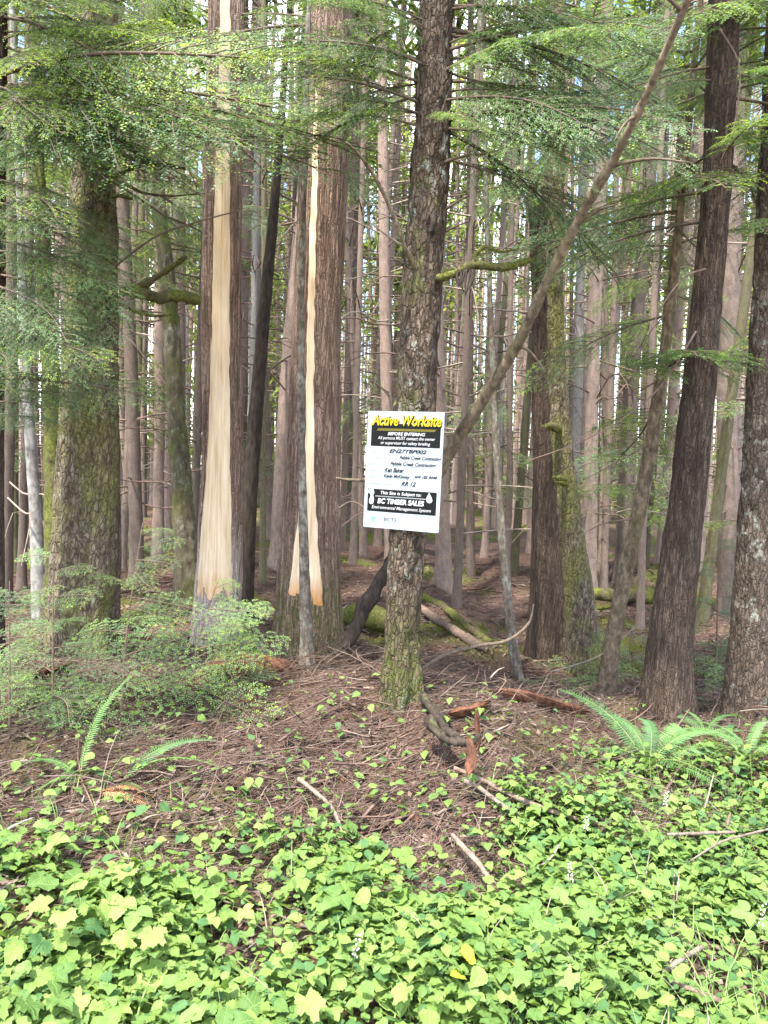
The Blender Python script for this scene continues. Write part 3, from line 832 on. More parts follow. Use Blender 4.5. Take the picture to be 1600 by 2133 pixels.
# the long dead pole leaning up to the right
def pole():
    pts = [(846, 1330, 4.6), (848, 1250, 4.55), (850, 1160, 4.5), (872, 1065, 4.45), (925, 962, 4.4), (1000, 842, 4.22), (1075, 722, 4.02), (1150, 565, 3.8), (1215, 440, 3.62), (1280, 330, 3.46), (1350, 190, 3.27), (1432, 0, 3.05), (1510, -180, 2.9)]
    w = np.array([np.array(P(*p)) for p in pts])
    base = Vector(w[0])
    path = smooth_path(w - w[0], 150)
    rr = np.interp(np.linspace(0, 1, 150), [0, 0.15, 0.3, 0.38, 0.5, 0.7, 0.85, 1], [0.036, 0.04, 0.041, 0.036, 0.028, 0.0215, 0.017, 0.013])
    o = thing('dead_leaning_pole', base, 'long dead pole leaning right from behind the sign', 'dead tree')
    mb = MB(); tube(mb, path, rr, 16, 0, 0.18, 1.0)
    mb.build('trunk', M['pole'], o)
    mb = MB(); tube(mb, [path[58] + np.array([0.012, -0.03, 0]), path[59] + np.array([0.012, -0.036, 0]), path[60] + np.array([0.014, -0.03, 0])], [0.006, 0.016, 0.006], 8, 0, 0.3)
    for q, (i, dx, dz, L_) in enumerate([(95, 0.6, 0.5, 0.3), (120, -0.5, -0.4, 0.22), (75, 0.7, -0.5, 0.2), (110, 0.9, 0.1, 0.35), (135, -0.7, 0.3, 0.3)]):
        d = np.array([dx, -0.3, dz])
        mb2 = MB(); tube(mb2, smooth_path([path[i], path[i] + d * L_ * 0.5, path[i] + d * L_ + np.array([0, 0, -0.05])], 8), np.linspace(0.009, 0.003, 8), 6, 0, 0.2)
        mb2.build('branch_stub', M['twig'], o)


pole()


# ------------------------------------------------------------------ the stand of trees behind
def far_trunk_mesh(seed, mat_key, H=17.0, lean=0.0):
    mb = MB()
    z = np.concatenate([np.linspace(-0.4, 6, 52), np.linspace(6.4, H, 14)])
    rr = np.interp(z, [-0.4, 0, 0.25, 1, H], [1.7, 1.45, 1.15, 1.0, 0.45])
    x = 2.2 * (vn(z * 0.16, seed * 3.1) - 0.5) * sstep(0, 3, z) + lean * z
    y = 2.2 * (vn(z * 0.16, seed * 7.7) - 0.5) * sstep(0, 3, z)
    tube(mb, np.stack([x, y, z * 12.0], -1) * np.array([1, 1, 1]), rr, 14, 0, 0.09, seed)
    me = mb.mesh('far_trunk', M[mat_key])
    return me


def crown_mesh(seed, H=17.0, z0=6.0, mats=('crown_a', 'crown_b'), light=0.25, dense=1.0):
    rng = np.random.default_rng(seed)
    nb = int(64 * dense)
    hb = z0 + (H - z0) * rng.random(nb) ** 0.9
    az = rng.random(nb) * 2 * np.pi
    L = (0.5 + 2.1 * (1 - (hb - z0) / (H - z0)) ** 0.8) * rng.uniform(0.6, 1.15, nb)
    per = 58
    s = rng.random((nb, per)) ** 0.75
    side = rng.normal(0, 1, (nb, per)) * (0.20 * (1.05 - s)) * L[:, None]
    r = s * L[:, None]
    ca, sa = np.cos(az)[:, None], np.sin(az)[:, None]
    cx, cy = ca * r - sa * side, sa * r + ca * side
    cz = hb[:, None] - 0.30 * r ** 1.4 / 1.2 + rng.normal(0, 0.05, s.shape) - np.abs(side) * 0.5
    c = np.stack([cx, cy, cz], -1).reshape(-1, 3)
    n = len(c)
    a = np.repeat(az, per) + rng.normal(0, 0.7, n)
    d = np.stack([np.cos(a), np.sin(a), rng.normal(-0.45, 0.3, n)], -1)
    d /= np.linalg.norm(d, axis=1)[:, None]
    w = np.cross(d, rng.normal(0, 0.45, (n, 3)) + np.array([0, 0, 1.0]))
    w /= np.linalg.norm(w, axis=1)[:, None]
    ln, wd = rng.uniform(0.07, 0.19, n)[:, None], rng.uniform(0.018, 0.045, n)[:, None]
    V = np.stack([c - d * ln, c - w * wd, c + d * ln, c + w * wd], 1).reshape(-1, 3)
    q = np.arange(n * 4).reshape(-1, 4)
    m = (rng.random(n) < light).astype(int)
    mb = MB()
    mb.add(V, quads=q, mat=m)
    for i in range(0, nb, 2):
        p = np.array([[0, 0, hb[i]], [math.cos(az[i]) * L[i] * .5, math.sin(az[i]) * L[i] * .5, hb[i] - .1 * L[i] ** 1.4], [math.cos(az[i]) * L[i] * .9, math.sin(az[i]) * L[i] * .9, hb[i] - .26 * L[i] ** 1.4]])
        tube(mb, p, [0.02, 0.012, 0.005], 4, 2, cap=False)
    return mb.mesh('crown', [M[mats[0]], M[mats[1]], M['twig']], smooth=False)


def deadtwig_mesh(seed, zmax=7.0, n=34):
    rng = np.random.default_rng(seed)
    mb = MB()
    for i in range(n):
        z, a, L = rng.uniform(0.8, zmax), rng.random() * 6.28, rng.uniform(0.4, 1.5)
        up = rng.uniform(-0.25, 0.3)
        d = np.array([math.cos(a), math.sin(a), 0])
        b = a + rng.normal(0, 0.5)
        e = np.array([math.cos(b), math.sin(b), 0])
        p = [np.array([0, 0, z]), d * L * 0.4 + [0, 0, z + up * L * 0.5], d * L * 0.7 + e * L * .1 + [0, 0, z + up * L * 0.35], d * L * .8 + e * L * .3 + [0, 0, z - 0.22 * L]]
        tube(mb, smooth_path(p, 8), np.linspace(0.010, 0.003, 8), 4, 0, cap=False)
        if rng.random() < 0.6:
            q = p[1] * 0.5 + p[2] * 0.5
            tube(mb, smooth_path([q, q + (e * 0.2 + [0, 0, 0.03]) * L, q + (e * 0.4 + d * .1 - [0, 0, 0.10]) * L], 5), np.linspace(0.005, 0.002, 5), 3, 0, cap=False)
    return mb


FT = {k: [far_trunk_mesh(i * 3.7 + h, k) for i in range(3)] for h, k in enumerate(['far_red', 'far_brown', 'far_moss', 'birch'])}
CR = [crown_mesh(40, z0=7.0, light=0.4), crown_mesh(41, z0=8.5, light=0.3), crown_mesh(42, z0=8.0, light=0.6), crown_mesh(43, z0=6.5, light=0.5, dense=0.8), crown_mesh(44, z0=10.0, light=0.6, dense=0.8)]
DT = [deadtwig_mesh(i).mesh('dead_branches', M['deadtwig'] if i % 2 else M['deadbrown']) for i in range(5)]
LOOK = {'far_red': 'reddish-brown', 'far_brown': 'grey-brown', 'far_moss': 'green mossy', 'birch': 'pale whitish'}
PLACED = []


def sector(px):
    for lim, t in ((150, 'behind the birch at the far left'), (400, 'between the moss-coated conifer and the broad-stripped cedar'), (610, 'between the two stripped cedars'),
                   (830, 'between the mossy-footed cedar and the sign tree'), (1090, 'between the sign tree and the dark snag'),
                   (1330, 'between the mossed trunk and the brown leaning hemlock'), (9999, 'behind the brown leaning hemlock')):
        if px < lim: return t


def far_tree(x, Y, w, key, lean=0.0, crown=True, seed=0, label=None, group='conifers of the dense stand behind', tw=True):
    """w: trunk radius in m"""
    z = hz(x, Y)
    rr = random.Random(seed)
    px = to_px(x, Y, z + 1.0)[0]
    dist = 'nearer' if Y < 11 else 'farther' if Y < 20 else 'farthest'
    size = 'thin' if w < 0.055 else 'slender' if w < 0.09 else 'stout'
    label = label or f'{size} {LOOK[key]} {"leafy" if crown else "bare"} conifer, {dist} rows, {sector(px)}'
    o = thing('far_conifer' if key != 'birch' else 'pale_tree', (x, Y, z), label, 'tree', group, (0, 0, rr.uniform(0, 6.28)))
    tl = R(rr.gauss(0, 1.7)) + lean
    o.rotation_euler = Euler((R(rr.gauss(0, 1.5)), tl, rr.uniform(0, 0.3)))
    t = link('trunk', FT[key][rr.randrange(3)], o, scale=(w, w, 1 / 12.0))
    if tw:
        link('dead_branches', DT[rr.randrange(5)], o, rot=(0, 0, rr.uniform(0, 6.28)), scale=(1, 1, rr.uniform(0.8, 1.3)))['kind'] = 'stuff'
    if crown:
        link('crown', CR[rr.randrange(5)], o, rot=(0, 0, rr.uniform(0, 6.28)), scale=(rr.uniform(.8, 1.2),) * 2 + (rr.uniform(0.85, 1.1),))
    PLACED.append((x, Y))
    return o


# trees one can pick out in the photo: (pixel x at the foot of the trunk, depth, width in pixels, bark)
for i, (px_, Y, w, key, ln, cr) in enumerate([
        (288, 8.2, 27, 'far_brown', 0.0, 0), (402, 8.0, 17, 'far_brown', 0, 0), (330, 9.5, 22, 'far_brown', 0, 1), (258, 10.0, 15, 'far_red', 0, 1),
        (578, 9.0, 28, 'far_red', 0.005, 0), (520, 10.5, 14, 'birch', 0.03, 0), (738, 9.5, 13, 'far_brown', 0, 0), (762, 10.5, 15, 'far_brown', 0, 1), (788, 11.5, 13, 'far_red', 0, 0),
        (818, 8.6, 24, 'far_red', 0, 0), (930, 8.2, 30, 'far_brown', -0.01, 0), (958, 7.4, 16, 'far_brown', -0.02, 0), (985, 10, 16, 'far_brown', 0, 1), (1012, 11, 13, 'far_red', 0, 0),
        (1075, 10, 16, 'far_moss', 0, 0), (1232, 9.0, 30, 'far_red', -0.01, 0), (1262, 10.0, 17, 'far_brown', 0, 0), (1302, 9.6, 30, 'far_red', -0.01, 1), (1342, 12, 16, 'far_brown', 0, 0),
        (1380, 11, 18, 'far_red', 0, 0), (1475, 8.0, 22, 'far_moss', 0.02, 0), (1530, 8.6, 42, 'far_red', 0.0, 0), (1585, 10, 26, 'far_brown', 0, 1), (1460, 10.5, 20, 'far_red', 0, 0),
        (30, 8.6, 18, 'far_moss', 0.0, 1), (10, 7.0, 26, 'far_brown', 0.02, 0), (110, 9, 20, 'far_brown', 0, 0), (180, 9.5, 22, 'far_brown', 0, 0), (1110, 11.5, 18, 'far_red', 0, 0), (1190, 11.2, 20, 'birch', 0, 0),
        (870, 10.2, 24, 'far_red', 0, 0), (650, 10.4, 20, 'far_red', 0, 1), (550, 8.2, 12, 'far_moss', 0.03, 0), (690, 12, 20, 'far_brown', 0, 0), (480, 11, 22, 'far_brown', 0, 1)]):
    x = P(px_, 1060, Y).x
    far_tree(x, Y, w / FPX * Y / 2, key, ln, bool(cr), 100 + i)
YOUNG = []
for i, (px_, Y, w, lab) in enumerate([(1345, 7.6, 16, 'young green hemlock between the slim stem and the brown leaning hemlock'), (1560, 7.2, 18, 'young green hemlock behind the two trunks at the right edge'),
        (1265, 9.0, 15, 'young green hemlock behind the mossed trunk'), (255, 8.6, 16, 'young green hemlock behind the mossy broken limb'), (45, 7.8, 18, 'young green hemlock behind the birch'),
        (1060, 9.4, 14, 'young green hemlock behind the whitish lichen stem'), (715, 11.0, 14, 'young green hemlock behind the mossy-footed cedar'), (1440, 9.8, 16, 'young green hemlock farther back of the brown leaning hemlock'), (430, 10.5, 16, 'young green hemlock behind the broad-stripped cedar')]):
    x = P(px_, 1060, Y).x
    o = thing('young_hemlock', (x, Y, hz(x, Y)), lab, 'tree', 'young hemlocks among the trunks')
    o.rotation_euler = (0, R(random.uniform(-2, 3)), random.uniform(0, 6))
    wr = w / FPX * Y / 2
    link('trunk', FT['far_brown'][i % 3], o, scale=(wr, wr, 0.5 / 12.0))
    YOUNG.append((o, i))
    PLACED.append((x, Y))
rng = np.random.default_rng(5)
cnt = 0
tries = 0
while cnt < 252 and tries < 9000:
    tries += 1
    Y = 10 + 38 * rng.random() ** 1.25
    x = rng.uniform(-0.62, 0.62) * Y * 1.08
    if min((x - a) ** 2 + (Y - b_) ** 2 for a, b_ in PLACED) < (0.42 + 0.010 * Y) ** 2: continue
    key = rng.choice(['far_red', 'far_brown', 'far_moss', 'birch'], p=[0.52, 0.30, 0.10, 0.08])
    far_tree(x, Y, rng.uniform(0.04, 0.105), key, 0.0, rng.random() < (0.34 if Y > 18 else 0.08), 500 + cnt, tw=Y < 30)
    cnt += 1


def background_foliage():
    """regrowth coloured sunlit-bright and farther crowns that read as one mass behind the trunks"""
    rng = np.random.default_rng(77)
    mb = MB()
    n = 3300
    Y = 21 + 40 * rng.random(n)
    X = rng.uniform(-0.68, 0.68, n) * Y
    zt = 0.40 * Y + 3
    Z = height(X, Y) + rng.random(n) ** 1.15 * zt
    keep = vn(X * 0.3, Y * 0.3, Z * 0.3) > 0.47
    X, Y, Z = X[keep], Y[keep], Z[keep]
    k = 46
    rad = rng.uniform(0.4, 1.1, len(X))
    c = np.stack([X, Y, Z], -1)[:, None, :] + rng.normal(0, 1, (len(X), k, 3)) * rad[:, None, None] * np.array([0.6, 0.6, 0.34])
    c = c.reshape(-1, 3)
    m = len(c)
    d = rng.normal(0, 1, (m, 3)) + [0, 0, -0.4]; d /= np.linalg.norm(d, axis=1)[:, None]
    w = np.cross(d, rng.normal(0, .6, (m, 3)) + [0, 0, 1.0]); w /= np.linalg.norm(w, axis=1)[:, None]
    ln, wd = rng.uniform(0.08, 0.2, m)[:, None], rng.uniform(0.03, 0.075, m)[:, None]
    V = np.stack([c - d * ln, c - w * wd, c + d * ln, c + w * wd], 1).reshape(-1, 3)
    mi = np.repeat((rng.random(len(X)) < 0.82).astype(int), k)
    mb.add(V, quads=np.arange(m * 4).reshape(-1, 4), mat=mi)
    tag(mb.build('background_foliage', [M['crown_a'], M['crown_b']], smooth=False), kind='stuff')


background_foliage()


def distant_trunks():
    rng = np.random.default_rng(15)
    mb = MB()
    for i in range(460):
        Y = 28 + 45 * rng.random()
        x = rng.uniform(-0.62, 0.62) * Y
        z = np.array([-0.5, 0.3, 4, 9, 15, 20.0])
        r = rng.uniform(0.06, 0.15)
        sw = rng.normal(0, 0.12, (2, 6)).cumsum(1) * np.linspace(0, 1, 6)
        tube(mb, np.stack([x + sw[0], Y + sw[1], hz(x, Y) + z], -1), r * np.array([1.3, 1.05, .95, .8, .6, .4]), 7, int(rng.choice(3, p=[.6, .25, .15])), cap=False)
    tag(mb.build('distant_trunks', [M['far_red'], M['far_brown'], M['birch']]), kind='stuff')


distant_trunks()


# ------------------------------------------------------------------ hemlock boughs
def bough_meshes(seed, light=0.3, n_sec=30, ns=1.25):
    """wood and needle meshes of one flat drooping bough, 1 m along +X"""
    rng = np.random.default_rng(seed)
    t = np.linspace(0, 1, 16)
    wy = 0.05 * np.sin(t * 5 + seed) * t
    main = np.stack([t, wy, 0.06 * t - 0.22 * t ** 2.2], -1)
    wood = MB()
    tube(wood, main, np.linspace(0.0085, 0.0016, 16), 6, 0, 0.1, cap=False)
    S, D, Ls, tip = [], [], [], []
    for i in range(n_sec):
        u = 0.10 + 0.9 * (i + rng.uniform(-.3, .3)) / n_sec
        u = min(u, 0.995)
        p0 = np.array([np.interp(u, t, main[:, q]) for q in range(3)])
        side = 1 if i % 2 else -1
        ln = (0.44 * (1 - u) ** 0.75 + 0.05) * rng.uniform(0.65, 1.15) * min(1, 0.45 + u * 2.2)
        a = side * R(rng.uniform(42, 64))
        d0 = np.array([math.cos(a), math.sin(a), rng.uniform(-0.15, 0.08)])
        s = np.linspace(0, 1, 5)[:, None]
        fw = np.array([0.25, 0, -0.30])
        path = p0 + ln * (d0 * s + fw * s ** 2 * 0.8)
        tube(wood, path, np.linspace(0.0028, 0.0009, 5), 3, 0, cap=False)
        m = max(3, int(ln / (0.0185 * ns)))
        for j in range(m):
            v = (j + 0.6) / m
            p = p0 + ln * (d0 * v + fw * v ** 2 * 0.8)
            dt = d0 + fw * 1.6 * v
            dt /= np.linalg.norm(dt)
            sd = 1 if j % 2 else -1
            pr = np.array([-dt[1], dt[0], 0]) * sd
            dd = dt * 0.75 + pr * 0.85 + np.array([0, 0, rng.normal(-0.12, 0.12)])
            S.append(p); D.append(dd / np.linalg.norm(dd)); Ls.append((0.075 * (1 - 0.75 * v) * min(1, ln / 0.2) + 0.018 * ns) * rng.uniform(0.7, 1.25))
            tip.append(rng.random() < light)
        S.append(path[-2]); D.append((path[-1] - path[-2]) / np.linalg.norm(path[-1] - path[-2])); Ls.append(0.05); tip.append(rng.random() < light * 1.8)
    S, D, Ls, tip = np.array(S), np.array(D), np.array(Ls), np.array(tip)
    cnt_ = np.maximum(4, (Ls / (0.0040 * ns)).astype(int))
    idx = np.repeat(np.arange(len(S)), cnt_)
    within = np.concatenate([np.arange(c) / c for c in cnt_])
    n = len(idx)
    c = S[idx] + D[idx] * (Ls[idx] * within)[:, None] + np.array([0, 0, -1.0]) * (Ls[idx] * within ** 2 * 0.18)[:, None]
    sd = np.where(np.arange(n) % 2, 1.0, -1.0)[:, None]
    perp = np.cross(np.array([0, 0, 1.0]), D[idx]) * sd
    nd = perp * 0.9 + D[idx] * 0.45 + rng.normal(0, 0.16, (n, 3)); nd /= np.linalg.norm(nd, axis=1)[:, None]
    ln = (0.0125 * ns * rng.uniform(0.6, 1.15, n) * (1 - 0.35 * within))[:, None]
    w = np.cross(nd, rng.normal(0, .35, (n, 3)) + [0, 0, 1.0]); w /= np.linalg.norm(w, axis=1)[:, None]
    hw = 0.0026 * ns
    V = np.stack([c, c + nd * ln * 0.55 - w * hw, c + nd * ln, c + nd * ln * 0.55 + w * hw], 1).reshape(-1, 3)
    mi = (tip[idx] & (within > 0.35)).astype(int)
    fo = MB()
    fo.add(V, quads=np.arange(n * 4).reshape(-1, 4), mat=mi)
    return wood.mesh('branch', M['twig']), fo.mesh('foliage', [M['needle_old'], M['needle_new']], smooth=False)


BOUGH = {'lime': [bough_meshes(s, 0.8) for s in (1, 2)], 'mix': [bough_meshes(s, 0.3) for s in (3, 4)], 'dark': [bough_meshes(s, 0.03) for s in (5, 6)],
         'small_lime': [bough_meshes(s, 0.5, 20, 2.4) for s in (7, 8)], 'small_mix': [bough_meshes(s, 0.26, 20, 2.4) for s in (9, 10)], 'small_dark': [bough_meshes(s, 0.02, 20, 2.4) for s in (11, 12)]}


def bough(parent, start, az, L, up=0.0, kind='mix', seed=0, roll=0.0, wide=1.0):
    """az: degrees from +X towards +Y; start in world space"""
    rr = random.Random(seed)
    wm, fm = BOUGH[kind][rr.randrange(2)]
    o = link('branch', wm, parent, loc=Vector(start) - parent.location, rot=Euler((R(roll + 34 * math.cos(R(az)) + rr.uniform(-16, 16)), -R(up), R(az))), scale=(L, L * wide, L))
    link('foliage', fm, o)['kind'] = 'stuff'
    return o


def tree_boughs(o, tr, items):
    for i, (py, az, L, up, kind) in enumerate(items):
        z = px_z(py, tr.Y)
        c = tr.centre(z)
        a = R(az)
        r_ = tr.rad(z) * 0.8
        bough(o, c + Vector((math.cos(a) * r_, math.sin(a) * r_, 0)), az, L, up, kind, seed=int(py * 7 + az + i * 13) & 0xFFFF)


# boughs of the edge tree fill the upper left
it = []
rr = random.Random(3)
for py in [-120] + list(range(0, 330, 27)):
    for _ in range(2):
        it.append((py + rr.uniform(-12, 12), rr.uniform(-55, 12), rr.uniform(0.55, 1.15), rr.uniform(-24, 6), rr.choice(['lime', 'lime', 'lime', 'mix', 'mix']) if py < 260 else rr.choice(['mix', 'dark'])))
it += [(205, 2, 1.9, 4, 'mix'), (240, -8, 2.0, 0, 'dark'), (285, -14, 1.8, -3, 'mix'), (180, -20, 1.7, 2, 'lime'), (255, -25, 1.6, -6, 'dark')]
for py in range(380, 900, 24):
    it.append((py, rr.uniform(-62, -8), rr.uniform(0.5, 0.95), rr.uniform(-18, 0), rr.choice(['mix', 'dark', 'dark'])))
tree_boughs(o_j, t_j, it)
# mossy conifer's own boughs, high on the trunk
it = []
for py in range(0, 350, 56):
    it.append((py + rr.uniform(-10, 10), rr.uniform(-165, -25), rr.uniform(0.5, 0.85), rr.uniform(-16, 6), rr.choice(['lime', 'mix', 'dark', 'mix'])))
tree_boughs(o_moss, t_moss, it)
# sign tree: boughs over the top middle, grey-green to the right, lime-tipped to the left
it = []
for py in list(range(-300, 0, 60)) + list(range(0, 270, 24)):
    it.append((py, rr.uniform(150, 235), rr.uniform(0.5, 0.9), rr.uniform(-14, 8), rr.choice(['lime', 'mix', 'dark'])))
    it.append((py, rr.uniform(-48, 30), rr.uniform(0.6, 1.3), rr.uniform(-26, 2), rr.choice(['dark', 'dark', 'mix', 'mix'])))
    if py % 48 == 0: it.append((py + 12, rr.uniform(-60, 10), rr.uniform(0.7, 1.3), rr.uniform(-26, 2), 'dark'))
it += [(170, 185, 1.0, 12, 'lime'), (120, 170, 1.05, 14, 'lime'), (60, 200, 0.9, 14, 'lime'), (240, 205, 0.75, 0, 'mix'), (270, -30, 0.9, -18, 'dark'), (330, -15, 0.95, -20, 'dark'), (250, -70, 0.5, -20, 'mix')]
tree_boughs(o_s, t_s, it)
# sparse boughs on other trees
for o_, t_, n_, lo, hi in ((o_a, t_a, 12, -500, 220), (o_b, t_b, 12, -500, 330), (o_r, t_r, 15, -300, 560), (o_e, t_e, 30, -300, 680), (o_f, t_f, 22, 0, 820), (o_g, t_g, 14, -100, 420), (o_i, t_i, 10, -100, 420), (o_n, t_n, 12, -200, 420), (o_k, t_k, 14, -100, 560), (o_l, t_l, 10, 250, 560)):
    tree_boughs(o_, t_, [(rr.uniform(lo, hi), rr.uniform(0, 360), rr.uniform(0.5, 1.3), rr.uniform(-20, 6), rr.choice(['mix', 'dark', 'dark'])) for _ in range(n_)])


def sapling(px_, py_, h, n, label, Lb=0.5, kind='mix', lean=(0, 0), Y=None, seed=0, az0=None):
    g = G(px_, py_) if Y is None else Vector((P(px_, py_, Y).x, Y, hz(P(px_, py_, Y).x, Y)))
    o = thing('hemlock_sapling', g, label, 'sapling', 'young hemlocks in the understorey')
    rr = random.Random(seed)
    mb = MB()
    path = smooth_path([(0, 0, -0.05), (lean[0] * .3, lean[1] * .3, h * .45), (lean[0], lean[1], h)], 16)
    tube(mb, path, np.linspace(0.0075, 0.0012, 16) * (0.5 + 0.7 * h), 7, 0, 0.1)
    mb.build('trunk', M['twig'], o)
    n = int(n * 0.82)
    for i in range(n):
        u = 0.10 + 0.90 * i / n
        p = np.array([np.interp(u, np.linspace(0, 1, 16), path[:, q]) for q in range(3)])
        az = rr.uniform(0, 360) if az0 is None else az0 + rr.uniform(-75, 75)
        bough(o, g + Vector(p), az, Lb * (1.1 - 0.75 * u) * rr.uniform(.8, 1.2), rr.uniform(-10, 22), 'small_' + (kind if rr.random() < 0.7 else 'mix'), seed * 31 + i)
    return o


for o, i in YOUNG:
    rr = random.Random(i + 50)
    for q in range(17):
        z = rr.uniform(1.0, 6.0)
        bough(o, Vector(o.location) + Vector((0, 0, z)), rr.uniform(0, 360), rr.uniform(0.5, 1.2) * (1.15 - z / 9), rr.uniform(-25, 0), 'small_' + rr.choice(['mix', 'dark', 'mix']), seed=q + 40 * i)

sapling(250, 1500, 0.95, 20, 'bushy hemlock sapling in front of the thick moss-coated conifer', 0.52, 'mix', (0.10, 0), seed=1)
sapling(110, 1490, 0.80, 16, 'low blue-green hemlock sapling at the left edge before the mossy conifer', 0.50, 'dark', (0.0, 0), seed=2)
sapling(395, 1440, 0.62, 14, 'lime-tipped hemlock sapling reaching across the foot of the broad-stripped cedar', 0.56, 'lime', (0.16, -0.05), seed=3, az0=0)
sapling(20, 1530, 0.70, 14, 'hemlock sapling cut off by the left edge above the fern', 0.42, 'mix', (0.0, 0), seed=4)
sapling(480, 1440, 0.18, 7, 'small sprig of hemlock under the broad-stripped cedar', 0.32, 'dark', (0.05, -0.03), seed=5)
sapling(1215, 1420, 0.42, 10, 'low hemlock sapling at the foot of the mossed trunk', 0.42, 'mix', (0, 0), seed=6)
sapling(1310, 1395, 0.38, 10, 'small hemlock sapling between the slim stem and brown leaning hemlock', 0.40, 'dark', (0, 0), seed=7)
sapling(1490, 1430, 1.25, 18, 'airy hemlock sapling between the brown leaning hemlock and the edge trunk', 0.52, 'dark', (0.0, 0.1), seed=8)
sapling(1150, 1450, 0.28, 8, 'sprig of hemlock left of the slim stem, by the red rotten log', 0.34, 'mix', (0, 0), seed=9)
sapling(1560, 1440, 0.6, 10, 'hemlock sapling at the right edge under the speckled trunk', 0.42, 'dark', (0, 0), seed=10, Y=5.6)


# ------------------------------------------------------------------ the worksite sign
def flat(name, c, rough=0.45):
    m, nt, out = new_mat(name)
    b = N(nt, 'ShaderNodeBsdfPrincipled', Roughness=rough)
    tc = nt.nodes.new('ShaderNodeTexCoord').outputs['Object']
    n1 = noise(nt, tc, 9, 5, 0.6)
    nt.links.new(mixc(nt, 1.0, c, ramp(nt, n1, [(0.3, (0.86, 0.86, 0.84)), (0.6, (1.0,) * 3)]), 'MULTIPLY'), b.inputs['Base Color'])
    b.inputs['Specular IOR Level'].default_value = 0.12
    nt.links.new(b.outputs[0], out.inputs['Surface'])
    return m


